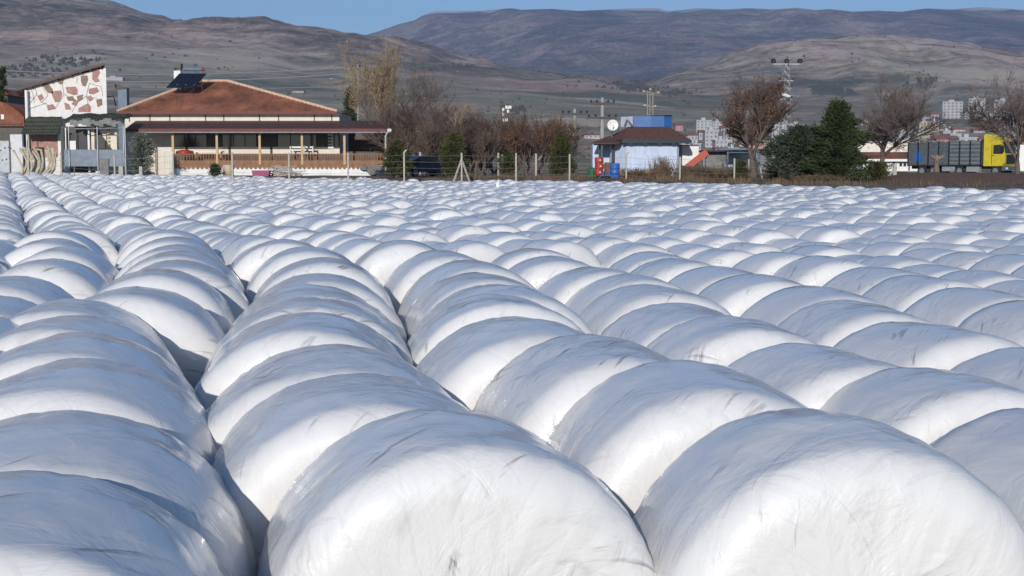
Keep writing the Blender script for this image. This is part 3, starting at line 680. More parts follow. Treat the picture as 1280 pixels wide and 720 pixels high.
# ------------------------------------------------------------------ mural gable house on the left
def gable():
    Y = 116.; r = empty('gable_house', base(80, Y), 'tall house with sloping roof and gable of white and pinkish crazy-paving stone', 'house')
    zr = lambda u: P(0, 107-(u-30)*(107-85)/(130-30), Y).z
    pts = [P(31, 0, Y), P(130, 0, Y)]; g = gz(pts[0].x, Y)-.3
    mb = MB(); mb.prism([(pts[0].x, Y, g), (pts[1].x, Y, g), (pts[1].x, Y, zr(130)), (pts[0].x, Y, zr(31))], (-2.6, 8, 0)); w_ = mb.build('stone_wall', M['stonew'], r)
    polys = [[(54,105),(60,104),(66,112),(66,117),(60,116),(56,111)],[(64,114),(76,113),(78,117),(75,127),(69,128),(65,119)],[(82,109),(94,108),(97,112),(97,118),(92,119),(84,116)],
             [(101,95),(109,94),(110,100),(107,108),(103,107),(101,101)],[(116,87),(123,85),(125,91),(122,97),(125,102),(119,103),(115,99)],[(111,111),(121,109),(124,114),(117,118),(111,117)],
             [(73,98),(77,98),(79,103),(76,106),(72,103)],[(80,128),(86,130),(89,137),(82,137)],[(98,135),(110,129),(114,134),(113,140),(98,140)],[(96,120),(104,118),(103,124),(97,127)],[(58,132),(66,130),(70,136),(60,138)],[(95,133),(98,127),(94,124),(89,130)],[(120,125),(127,123),(128,131),(122,134)],[(47,120),(52,117),(55,123),(50,126)],[(108,122),(113,119),(117,124),(112,127)],[(83,121),(91,120),(94,126),(85,126)]]
    for i, pl in enumerate(polys):
        mb = MB(); mb.prism([P(u, v, Y-.03) for u, v in pl][::-1], (0, .028, 0)); mb.build('flagstone', M['stone1'] if i % 3 else M['stone2'], r)
    mb = MB(); rj = random.Random(4)
    segs = [(34,133,46,118),(46,118,44,108),(46,118,52,128),(52,128,60,119),(60,119,52,107),(52,128,70,134),(70,134,80,118),(80,118,78,104),(80,118,96,128),(96,128,108,120),(108,120,112,104),(108,120,128,126),(36,121,46,124),(34,137,58,129),(90,140,96,128),(112,138,108,120),(96,104,96,96),(112,104,126,108),(126,108,128,120),(38,108,43,128)]
    for a, b_, c, d in segs:
        p = P(a, b_, Y-.02); q = P(c, d, Y-.02); mb.tube([p, p.lerp(q, .5)+Vector((rj.uniform(-.05, .05), 0, rj.uniform(-.05, .05))), q], .017, 4)
    mb.build('stone_joints', M['mortar'], r)
    mb = MB(); a = P(20, 110.5, Y-.5); c = P(131, 78, Y-.5)
    mb.prism([(a.x, Y-.5, a.z), (c.x, Y-.5, c.z), (c.x, Y-.5, c.z-.22), (a.x, Y-.5, a.z-.22)], (-2.9, 9, 0)); rf = mb.build('roof', M['brown'], r)
    k = 9
    for j in range(k):
        p = Vector((a.x, Y-.3, a.z-.22)).lerp(Vector((c.x, Y-.3, c.z-.22)), (j+.5)/k); mb = MB(); mb.box(p.x-.05, p.x+.05, Y-.45, Y-.01, p.z-.09, p.z-.003); mb.build('rafter', M['render_shade'], rf)
    mb = MB(); x = P(29, 0, Y-.4).x; mb.tube([(x, Y-.4, g), (x, Y-.4, P(0, 113, Y).z)], .13, 8); mb.build('downpipe', M['white'], r)
    # lower walls: brickwork + pale door bay
    mb = MB(); B(37, 74, 168, 196, Y-.12, .1, mb); mb.build('stone_panel', M['stone1'], r)
    mb = MB(); B(72, 76.5, 166, 198, Y-.2, .1, mb); mb.build('door_jamb', M['white'], r)
gable()
def awning():
    Y = 115.; r = empty('tarp_awning', base(55, Y), 'dark green tarpaulin awning on the wall of the stone-gabled house', 'awning')
    mb = MB(); a = P(33, 146, Y+.6); c = P(78, 146, Y+.6); z1 = P(0, 168, Y-.9).z; n = 12
    for i in range(n):
        for j in range(5):
            def pt(i, j):
                t = i/n; s_ = j/5; x = a.x+(c.x-a.x)*t; return (x, Y+.6-1.5*s_, a.z+(z1-a.z)*s_-.15*math.sin(s_*3.1)+.015*math.sin(t*20+j))
            mb.quad(pt(i, j), pt(i+1, j), pt(i+1, j+1), pt(i, j+1))
    o = mb.build('tarp', M['tarp'], r, smooth=True); sm = o.modifiers.new('thickness', 'SOLIDIFY'); sm.thickness = .02
    mb = MB()
    for u in (33, 78): mb.tube([(P(u, 0, Y).x, Y-.85, gz(P(u,0,Y).x, Y)), (P(u, 0, Y).x, Y-.85, z1)], .04, 5)
    mb.build('support_pole', M['galv'], r)
awning()
def shack():
    Y = 107.; r = empty('tarp_shack', base(115, Y), 'ramshackle shed under a sagging green-grey tarp beside the tiled house', 'shed')
    g = gz(P(115, 0, Y).x, Y)-.2
    # rear wall with openings
    mb = MB(); B(80, 84, 160, 215, Y+1.2, .12, mb); B(109, 113, 160, 215, Y+1.2, .12, mb); mb.build('door_frame', M['white'], r)
    mb = MB(); B(76, 119, 158, 216, Y+1.75, .1, mb); mb.build('shade_backing', M['render_shade'], r)  # dark sheet added as painted shade for the shed's open inside
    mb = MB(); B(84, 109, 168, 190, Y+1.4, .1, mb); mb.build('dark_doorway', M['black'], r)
    mb = MB(); B(86, 95, 176, 187, Y+1.25, .06, mb); mb.build('window', M['white'], r)
    mb = MB(); B(113, 147, 155, 214, Y+1.5, .15, mb); mb.build('rear_wall', M['cream'], r)
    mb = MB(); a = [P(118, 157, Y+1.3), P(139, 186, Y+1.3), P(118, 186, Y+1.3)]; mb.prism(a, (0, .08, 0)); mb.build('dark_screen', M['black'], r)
    mb = MB()
    for k in range(6): B(133.5, 137, 157+k*4.5, 159.2+k*4.5, Y+1.33, .08, mb)
    mb.build('ladder_rungs', M['timber'], r)
    mb = MB(); B(80, 154, 187, 208, Y, .08, mb); mb.build('side_panel', M['bluegrey'], r)
    mb = MB(); B(76, 81, 160, 215, Y+.3, .3, mb); mb.build('corner_post', M['black'], r)
    mb = MB()
    for u in (81, 117, 150, 152): x = P(u, 0, Y-.1).x; mb.tube([(x, Y-.1, g), (x, Y-.1, P(0, 158, Y).z)], .045, 5)
    mb.tube([P(94, 161, Y-.1), P(153, 160, Y-.1)], .04, 5); mb.build('pole', M['galv'], r)
    mb = MB(); n = 20; 
    def pt(i, j):
        t = i/n; s_ = j/6; x = P(76+76*t, 0, Y).x
        z = P(0, 141+9*s_+3*math.sin(t*9+s_*3)*s_+ (3 if t > .95 else 0), Y).z-.05*math.sin(t*17+j*1.2); return (x, Y+2.2-2.6*s_, z-.3*(s_ > .95))
    for i in range(n):
        for j in range(6): mb.quad(pt(i, j), pt(i+1, j), pt(i+1, j+1), pt(i, j+1))
    o = mb.build('tarp_roof', M['tarp'], r, smooth=True); sm = o.modifiers.new('thickness', 'SOLIDIFY'); sm.thickness = .03
    mb = MB()
    for i in range(12):
        t = i/12; x0 = P(85+63*t, 0, Y).x; x1 = P(85+63*(t+1/12), 0, Y).x
        za = P(0, 150+2*math.sin(i*1.3), Y).z; zb = P(0, 157+2*math.sin(i*2.1), Y).z; mb.prism([(x0, Y-.45, za), (x1, Y-.45, za+.03), (x1, Y-.45, zb), (x0, Y-.45, zb+.02)], (0, .05, 0))
    mb.build('tarp_flap', M['tarpg'], r)
    # hanging dark cloth and legs
    mb = MB(); B(124, 136, 198, 219, Y-.15, .06, mb); mb.build('dark_cloth', M['tarpg'], r)
shack()
def pipe_bundle():
    Y = 101.; r = empty('bent_pole_pile', base(47, Y), 'pile of long bent pale poles leaning by the green awning', 'pole pile')
    rj = random.Random(9)
    for k in range(15):
        u0 = 27+k*2.7+rj.uniform(-2, 2); a = P(u0, 218, Y+rj.uniform(-.5, .5)); lean = rj.uniform(-6, 9) if k < 9 else rj.uniform(4, 12)
        b_ = P(u0+lean*.7+3, 203+rj.uniform(-3, 4), Y); c = P(u0+lean+rj.uniform(-5, 3), 188+rj.uniform(-2, 6), Y+.6); d = P(u0+lean-6, 183+rj.uniform(0, 6), Y+1.2)
        mb = MB(); mb.tube([a, a.lerp(b_, .5)+Vector((.1, 0, 0)), b_, b_.lerp(c, .5), c, d], .085, 6); mb.build('pole', M['poles'], r)
pipe_bundle()
def left_bits():
    Y = 112.
    # grey block wall and sheet gate at the very left
    r = empty('yard_wall', base(15, Y), 'grey panelled yard wall with dark studs at the left edge', 'wall')
    mb = MB(); B(-40, 12, 176, 216, Y, .25, mb); mb.build('sheet_panel', M['galv'], r)
    mb = MB(); B(12.5, 29, 168, 216, Y+.3, .3, mb); mb.build('block_section', M['skirt'], r)
    for u, v in ((1, 188), (6, 185), (11, 184), (3, 200), (8, 199)):
        mb = MB(); mb.lathe(P(u, v, Y-.02), [(.07, 0), (.07, .018)], 6, 'y'); mb.build('stud', M['black'], r)
    r = empty('outbuilding', base(5, 125), 'low outbuilding with rounded orange tiled roof behind the left yard wall', 'outbuilding')
    Yb = 125.; a = P(-30, 158, Yb); c = P(28, 158, Yb); mb = MB(); mb.box(a.x, c.x, Yb, Yb+5, 0.8, a.z); mb.build('wall', M['render_shade'], r)
    mb = MB(); n = 14
    prof = [(a.x-.3+(c.x-a.x+.6)*i/n, P(0, 153, Yb).z+(P(0, 127, Yb).z-P(0, 153, Yb).z)*math.sin(math.pi*(i+2)/(n+3))**.8) for i in range(n+1)]
    mb.prism([(x, Yb-.4, z) for x, z in prof]+[(prof[-1][0], Yb-.4, a.z), (prof[0][0], Yb-.4, a.z)], (0, 6, 0)); mb.build('roof', M['tile'], r)
    mb = MB(); B(-20, 27, 153.5, 156, Yb-.5, .1, mb); mb.build('eaves', M['brown'], r)
    mb = MB(); B(1, 5, 143, 149, Yb-.45, .05, mb); mb.build('vent', M['white'], r)
    r = empty('distant_shed', base(-3, 150), 'small brown pitched roof poking up at the left edge', 'shed')
    Yc = 150.; mb = MB(); mb.prism([P(-30, 119, Yc), P(11, 119, Yc), P(3, 111, Yc), P(-14, 109, Yc)], (0, 6, 0)); mb.build('roof', M['tile'], r)
    a = P(-26, 119, Yc); c = P(8, 119, Yc); mb = MB(); mb.box(a.x, c.x, Yc+.3, Yc+5.7, .8, a.z-.01); mb.build('wall', M['render_shade'], r)
    # flue / duct between house and gable
    Yd = 118.; r = empty('metal_flue', base(152, Yd), 'blue-grey metal flue with a cowl between the two left houses', 'flue')
    a = P(147, 110, Yd); c = P(159, 145, Yd); mb = MB(); mb.box(a.x, c.x, Yd, Yd+.8, .9, a.z); mb.build('duct', M['duct'], r)
    mb = MB(); mb.prism([P(143, 105, Yd-.1), P(152, 108, Yd-.1), P(160, 110.5, Yd-.1), P(145, 111.5, Yd-.1)], (0, 1, 0)); mb.build('cowl', M['black'], r)
    mb = MB(); mb.tube([P(131, 122, Yd), P(142, 120, Yd), P(145, 133, Yd)], .05, 5); mb.tube([P(131, 122, Yd), P(132, 137, Yd)], .05, 5); mb.build('bracket', M['black'], r)
    # concrete blocks before the shack
    Yk = 103.
    for u0, u1, lab in ((79, 86, 'short concrete stump under the left end of the shack'), (147.5, 154, 'pale concrete stump at the right foot of the shack'), (173, 178, 'narrow concrete stump in front of the grey bush')):
        mb = MB(); a = P(u0, 208, Yk); c = P(u1, 208, Yk); g = gz(a.x, Yk)
        mb.prism([(a.x, Yk, g-.2), (c.x, Yk, g-.2), (c.x-.03, Yk, a.z), (a.x+.04, Yk, a.z)], (0, .4, 0)); tag(mb.build('concrete_stump', M['conc'], None), lab, 'concrete stump', 'concrete stumps before the shack')
    # white gate frame (arch tubes)
    Yg = 104.; r = empty('tube_gate', base(210, Yg), 'pale tubular gate frame standing left of the veranda railing', 'gate')
    for u0, u1 in ((204, 216),):
        mb = MB(); g = gz(P(u0,0,Yg).x, Yg)
        a = P(u0, 192, Yg); c = P(u1, 192, Yg)
        for x in (a.x, a.x+.42, c.x): mb.tube([(x, Yg, g), (x, Yg, a.z)], .05, 6)
        mb.tube([a, a+Vector((.15, 0, .2)), c+Vector((-.15, 0, .2)), c], .05, 6); mb.build('frame', M['white'], r)
left_bits()
# ------------------------------------------------------------------ things before the veranda
def veranda_things():
    Y = 109.0
    r = empty('veranda_bench', P(375, 192, Y0+1.4), 'white bench with rounded arms on the veranda', 'bench'); Yb = Y0+1.4
    mb = MB(); B(362, 392, 183, 185, Yb+.35, .1, mb); B(362, 392, 186.8, 188.6, Yb, .4, mb); mb.build('seat', M['white'], r)
    for u in (363, 380, 391):
        p = P(u, 186, Yb); mb = MB(); mb.tube([(p.x, Yb, P(0, 193, Yb).z), (p.x, Yb, p.z+.1), (p.x, Yb+.3, p.z+.22), (p.x, Yb+.45, p.z-.5)], .045, 6); mb.build('arm', M['white'], r)
    r = empty('veranda_table', P(262, 200, Y0+1.3), 'pale long table with red cloth bundle on the left veranda', 'table')
    mb = MB(); B(243, 278, 189, 190.4, Y0+1.2, .8, mb); mb.build('top', M['white'], r)
    for u in (245, 276): mb = MB(); B(u-.6, u+.6, 190.5, 204, Y0+1.3, .6, mb); mb.build('leg', M['timber'], r)
    mb = MB(); mb.lathe(P(231, 192, Y0+1.2), [(.2, -.1), (.75, 0), (.7, .2), (.3, .3)], 12); tag(mb.build('red_bundle', M['red'], None, smooth=True), 'red cloth bundle behind the left railing of the veranda', 'bundle')
    # magenta tub, heap of branches, tree block, rock bag, small pine
    Yt = 104.5; g = gz(P(325, 0, Yt).x, Yt); r = empty('washing_tub', (P(325, 0, Yt).x, Yt, g), 'magenta plastic tub raised on bricks under the veranda', 'tub')
    a = P(315, 213, Yt); c = P(336, 221, Yt); mb = MB(); mb.prism([(a.x+.05, Yt, c.z), (c.x-.05, Yt, c.z), (c.x+.04, Yt, a.z), (a.x-.04, Yt, a.z)], (0, .8, 0)); mb.build('tub', M['magenta'], r)
    mb = MB(); mb.box(a.x+.1, c.x-.1, Yt+.05, Yt+.7, g-.1, c.z-.01); mb.build('bricks', M['rust'], r)
    mb = MB(); rj = random.Random(2)
    for k in range(260):
        u = rj.gauss(350, 14); 
        if not 314 < u < 375: continue
        hgt = max(.15, 1.0-abs(u-352)/34); p = P(u, 222-rj.random()*15*hgt, Yt+.9+rj.random()*.7); d = Vector((rj.gauss(0, 1), rj.gauss(0, .4), rj.gauss(0, .5))); mb.tube([p, p+d*.25, p+d*.5+Vector((0, 0, -.05))], [.03, .026, .015], 4)
    tag(mb.build('branch_heap', mat('pale_branches', (.52, .47, .42), .9, .3, 3, 0), None), 'heap of pale cut branches beside the magenta tub', 'branch heap')
    Ys = 105.; a = P(279, 206, Ys); c = P(292, 222, Ys); mb = MB(); mb.lathe(((a.x+c.x)/2, Ys, gz(a.x, Ys)-.1), [(.42, 0), (.40, .6), (.43, a.z-gz(a.x, Ys)+.1)], 12)
    tag(mb.build('tree_stump', M['poles'], None, smooth=True), 'thick pale tree stump against the white plinth', 'stump')
    Yr = 104.; p = base(465, Yr); mb = MB(); rj = random.Random(5)
    for k in range(7):
        q = p+Vector((rj.uniform(-.6, .6), rj.uniform(-.2, .3), .15+rj.random()*.45)); mb.lathe(q, [(.05, -.25), (.3, -.12), (.34, .05), (.2, .2), (.04, .26)], 7)
    tag(mb.build('rubble_heap', M['tarpg'], None), 'dark heap of sacks and stones at the right end of the plinth', 'rubble')
    # lamp on bent post
    r = empty('yard_lamp', base(483, 106), 'white bent-arm lamp on a pole at the right veranda corner', 'lamp'); Yl = 106.
    g = r.location.z; a = P(482, 170, Yl); mb = MB(); mb.tube([(a.x, Yl, g), (a.x, Yl, a.z), P(486, 163, Yl)], .07, 8); mb.build('pole', M['conc'], r)
    mb = MB(); h_ = P(487, 162.5, Yl); mb.lathe(h_, [(.12, .1), (.2, 0), (.17, -.12), (.06, -.2)], 8); mb.build('lamp_head', M['lamp'], r)
veranda_things()
# ------------------------------------------------------------------ kiosk
YK = 94.
def kiosk():
    r = empty('kiosk', base(806, YK), 'pale blue octagonal kiosk with brown hipped roof and blue top band', 'kiosk')
    g = gz(P(806, 0, YK).x, YK)-.2
    cx = (P(766, 0, YK).x+P(851, 0, YK).x)/2; w2 = (P(851, 0, YK).x-P(766, 0, YK).x)/2; zt = P(0, 175, YK).z; cy = YK+w2*.85
    def octo(rx, ry, k=.42): return [(cx-rx*k*1.35, cy-ry), (cx+rx*.93, cy-ry), (cx+rx, cy-ry*.9), (cx+rx, cy+ry*.5), (cx+rx*.5, cy+ry), (cx-rx*.5, cy+ry), (cx-rx, cy+ry*.5), (cx-rx, cy-ry*k)]
    o1 = octo(w2, w2*.85); mb = MB(); mb.prism([(x, y, g) for x, y in o1], (0, 0, zt-g)); mb.build('wall', M['lblue'], r)
    # annex porch on the left
    mb = MB(); B(741, 752, 178, 219, YK+1.5, 2, mb); mb.build('annex_wall', M['lblue'], r)
    mb = MB(); B(753, 764, 180, 218, YK+2.2, .1, mb); mb.build('porch_recess', M['lblue'], r)
    for u0, u1 in ((748.5, 751), (764.5, 768)):
        mb = MB(); B(u0, u1, 180, 218, YK+.4, .15, mb); mb.build('porch_post', M['navy'], r)
    mb = MB(); B(742, 768, 177.8, 181.5, YK-.2, .1, mb); mb.build('porch_beam', M['navy'], r)
    # roof
    ze = P(0, 175, YK-.5).z; zt2 = P(0, 158.5, cy-1.05).z; eo = [(cx-w2*.72, cy-w2*1.12), (cx+w2*1.33, cy-w2*1.08), (cx+w2*1.35, cy+w2*.8), (cx+w2*.6, cy+w2*1.25), (cx-w2*.6, cy+w2*1.25), (cx-w2*1.2, cy+w2*.8), (cx-w2*1.2, cy-w2*.5)]
    tx = P(789, 0, YK).x; tx2 = P(838, 0, YK).x; to = [(tx-.1, cy-1.05), (tx2+.1, cy-1.05), (tx2, cy+.6), ((tx+tx2)/2+.6, cy+1), ((tx+tx2)/2-.6, cy+1), (tx, cy+.7), (tx, cy+.2)]
    mb = MB(); n = len(eo)
    for i in range(n):
        j = (i+1) % n; mb.quad((*eo[i], ze), (*eo[j], ze), (*to[j], zt2), (*to[i], zt2))
    mb.v += [(*p, ze-.02) for p in eo]; mb.f.append(tuple(range(len(mb.v)-1, len(mb.v)-1-n, -1)))
    ap = MB(); lx = P(740, 0, YK-.8).x; zl = P(0, 180, YK-.8).z
    mb.prism([(lx, YK-.7, zl), (P(773, 0, YK).x, YK-.7, P(0, 180.5, YK).z), (P(783, 0, YK).x, YK-.2, P(0, 173.5, YK).z), (P(776, 0, YK).x, cy-.5, P(0, 167, YK).z), (lx+.9, cy, P(0, 174, YK).z)], (0, 0, .08))
    mb.build('roof', mat('kiosk_brown_roof', (.10, .05, .04), .8, .25, 4, .2), r)
    mb = MB(); mb.box(cx-w2*.72, cx+w2*1.33, cy-w2*1.14, cy-w2*1.11, ze-.22, ze+.02); f = mb.build('fascia', M['navy'], r)
    for k in range(5):
        x = cx-w2*.5+k*w2*.42; mb = MB(); mb.box(x, x+.2, cy-w2*1.1, cy-w2*.86, ze-.28, ze-.1); mb.build('bracket', M['blue'], f)
    # blue sign drum on top
    bx0 = P(792, 0, YK).x; bx1 = P(842, 0, YK+1).x; zb = P(0, 160, YK).z; zu = P(0, 144.5, YK).z; bw = (bx1-bx0)
    pts = [(bx0, cy-.7), (bx0+bw*.48, cy-.95), (bx0+bw*.8, cy-.92), (bx1, cy-.6), (bx1, cy+.5), (bx0+bw*.6, cy+1.2), (bx0+.2, cy+1.0)]
    mb = MB(); mb.prism([(x, y, zb-.05) for x, y in pts], (0, 0, zu-zb+.05)); s1 = mb.build('sign_band', M['blue'], r)
    mb = MB(); mb.prism([(x, y, 0) for x, y in [(cx+(x-cx)*1.02, cy+(y-cy)*1.03) for x, y in pts]], (0, 0, .07))
    mb.v = [(x, y, z+zu+.002) for x, y, z in mb.v]; mb.build('sign_edge', M['navy'], s1)
    mb = MB(); mb.prism([P(776, 146, YK+1.6), P(791, 145.5, YK+.8), P(791, 159, YK+.8), P(776, 159, YK+1.6)], (.02, .12, 0)); s2 = mb.build('picture_panel', mat('faded_panel', (.45, .46, .55), .6, .3, 1.5, 0), r)
    mb = MB(); mb.tube([P(781, 158, YK+1.2), P(784, 150, YK+1.1), P(787, 153, YK+1.0), P(790, 158, YK+.7)], .07, 5); mb.build('panel_mark', M['cargo'], s2)
    mb = MB(); B(853, 873, 182, 207, YK+2, 2.0, mb); mb.build('side_room', M['white'], r)
    mb = MB(); B(852, 873.5, 181, 182.2, YK+1.9, 2.2, mb); mb.build('side_room_coping', M['render_shade'], r)
kiosk()
def dish():
    Y = YK-.3; p = P(766, 156.5, Y); r = empty('satellite_dish', (p.x, Y+.9, P(0, 172, Y).z), 'round white satellite dish above the left eaves of the kiosk', 'dish')
    mb = MB(); prof = [(.01, .12), (.14, .10), (.27, .04), (.37, -.05), (.38, -.03), (.27, .07), (.01, .15)]
    mb.lathe((p.x, Y, p.z), prof, 20, 'y'); mb.build('reflector', M['white'], r, smooth=True)
    mb = MB(); mb.tube([(p.x, Y+.13, p.z), (p.x, Y+.6, p.z-.3), (p.x, Y+.9, P(0, 172, Y).z)], .03, 6); mb.build('mount', M['galv'], r)
    mb = MB(); mb.tube([(p.x, Y-.02, p.z-.36), (p.x, Y-.4, p.z-.05)], .015, 5); mb.box(p.x-.04, p.x+.04, Y-.46, Y-.36, p.z-.08, p.z+.02); mb.build('feed_arm', M['galv'], r)
dish()
def drums():
    Y = YK-1.5
    r = empty('red_drum_stack', base(750, Y), 'stack of red plastic containers at the left corner of the kiosk', 'containers'); g = r.location.z
    for k in range(3):
        z = P(0, 219-7.6*k, Y).z; h_ = 7.2/18.1; x = P(750+(k % 2)*.8, 0, Y).x; mb = MB()
        mb.lathe((x, Y, z), [(.25, 0), (.30, .05), (.30, h_-.08), (.24, h_-.01)], 12); c = mb.build('container', M['red'], r)
        mb = MB(); mb.lathe((x+.05, Y-.31, z+.2), [(.05, 0), (.05, .03)], 8, 'y'); mb.build('cap', M['white'], c)
    mb = MB(); x = P(745.5, 0, Y).x; mb.prism([(x-.05, Y+.1, g+.1), (x+.1, Y+.1, g+.1), (x+.2, Y+.1, g+1.3), (x, Y+.1, g+1.4)], (0, .25, 0)); mb.build('red_board', M['red'], r)
    p = base(768, Y); mb = MB(); h_ = P(0, 204, Y).z-p.z; mb.lathe(p, [(.33, 0), (.36, .1), (.34, h_*.33), (.37, h_*.36), (.34, h_*.39), (.34, h_*.66), (.37, h_*.69), (.34, h_*.72), (.35, h_-.06), (.3, h_)], 16)
    tag(mb.build('plastic_barrel', M['drum'], None, smooth=True), 'bright blue plastic barrel in front of the kiosk', 'barrel')
    Yr = Y+.9; p = base(760, Yr); mb = MB(); h_ = P(0, 203, Yr).z-p.z; mb.lathe(p, [(.28, 0), (.3, .1), (.28, h_*.5), (.31, h_*.52), (.28, h_*.55), (.28, h_)], 14)
    tag(mb.build('rusty_drum', M['rust'], None, smooth=True), 'rusty brown drum between the red containers and blue barrel', 'drum')
    r = empty('blue_trestle', base(757, Y-.8), 'low blue frame in front of the rusty drum', 'trestle'); q = r.location; mb = MB()
    for a, b_ in (((-.45, 0), (-.1, .45)), ((.45, 0), (.1, .45)), ((-.3, .2), (.3, .2)), ((-.15, .45), (.15, .45))):
        for dy in (0, .4): mb.tube([(q.x+a[0], q.y+dy, q.z+a[1]), (q.x+b_[0], q.y+dy, q.z+b_[1])], .04, 5)
    mb.build('frame', M['drum'], r)
    r = empty('green_bin', base(739, YK), 'small dark green bin left of the red containers', 'bin'); q = r.location; mb = MB()
    mb.lathe(q, [(.22, 0), (.3, .55), (.33, .56)], 10); mb.build('bin_body', mat('green_plastic', (.03, .14, .06), .5, .2, 3, 0), r); mb = MB(); mb.lathe(q+Vector((0, 0, .57)), [(.34, 0), (.3, .06), (.1, .12)], 10); mb.build('lid', mat('green_plastic', (.03, .14, .06)), r)
    # orange chute
    Yc = 95.; r = empty('orange_slide', base(878, Yc), 'worn orange plastic slide sloping down right of the kiosk', 'slide')
    a = P(862, 211, Yc); b_ = P(886, 192.5, Yc); g = r.location.z
    ax = (b_-a).normalized(); up = Vector((-ax.z, 0, ax.x))
    def seg(o0, o1, y0, y1, mat_, nm): 
        mb = MB(); mb.prism([a+up*o0+Vector((0, y0, 0)), b_+up*o0+Vector((0, y0, 0)), b_+up*o1+Vector((0, y0, 0)), a+up*o1+Vector((0, y0, 0))], (0, y1-y0, 0)); mb.build(nm, mat_, r)
    seg(0, .07, 0, .7, M['orange'], 'chute_bed'); seg(-.02, .36, -.06, -.002, M['orange'], 'side_wall'); seg(-.02, .36, .702, .76, M['orange'], 'side_wall')
    mb = MB(); mb.tube([b_+Vector((-.1, .1, 0)), (b_.x+.0, Yc+.1, g)], .04, 6); mb.tube([b_+Vector((-.1, .6, 0)), (b_.x+.0, Yc+.6, g)], .04, 6); mb.build('support', M['galv'], r)
    # grey canopy with dark beam
    Yp = 104.; r = empty('open_shelter', base(910, Yp), 'low grey shelter with dark flat roof beam right of the slide', 'shelter')
    mb = MB(); B(880, 946, 187.5, 189.5, Yp, 3.5, mb); mb.build('roof', M['black'], r)
    mb = MB(); B(884, 908, 190, 210, Yp+.8, .08, mb); mb.build('grey_sheet', M['tarpg'], r)
    mb = MB(); B(908.5, 948, 191, 209, Yp+3.2, .1, mb); mb.build('pale_back_wall', M['skirt'], r)
    for u in (883, 913, 944): mb = MB(); x = P(u, 0, Yp).x; mb.tube([(x, Yp+.2, gz(x, Yp)-.1), (x, Yp+.2, P(0, 189.5, Yp).z)], .06, 6); mb.build('post', M['galv'], r)
    # log pile
    r = empty('log_pile', base(808, YK-2.2), 'untidy pile of cut logs in the weeds before the kiosk', 'log pile'); rj = random.Random(8); q = r.location
    for k in range(16):
        p = q+Vector((rj.uniform(-1.5, 1.6), rj.uniform(-.3, .5), .1+rj.random()*.35)); d = Vector((rj.uniform(-1, 1), rj.uniform(-.4, .2), rj.uniform(-.25, .3))).normalized()*rj.uniform(.3, .6)
        mb = MB(); mb.tube([p-d, p+d], rj.uniform(.07, .15), 8); mb.build('log', M['poles'] if k % 2 else M['stone1'], r)
drums()
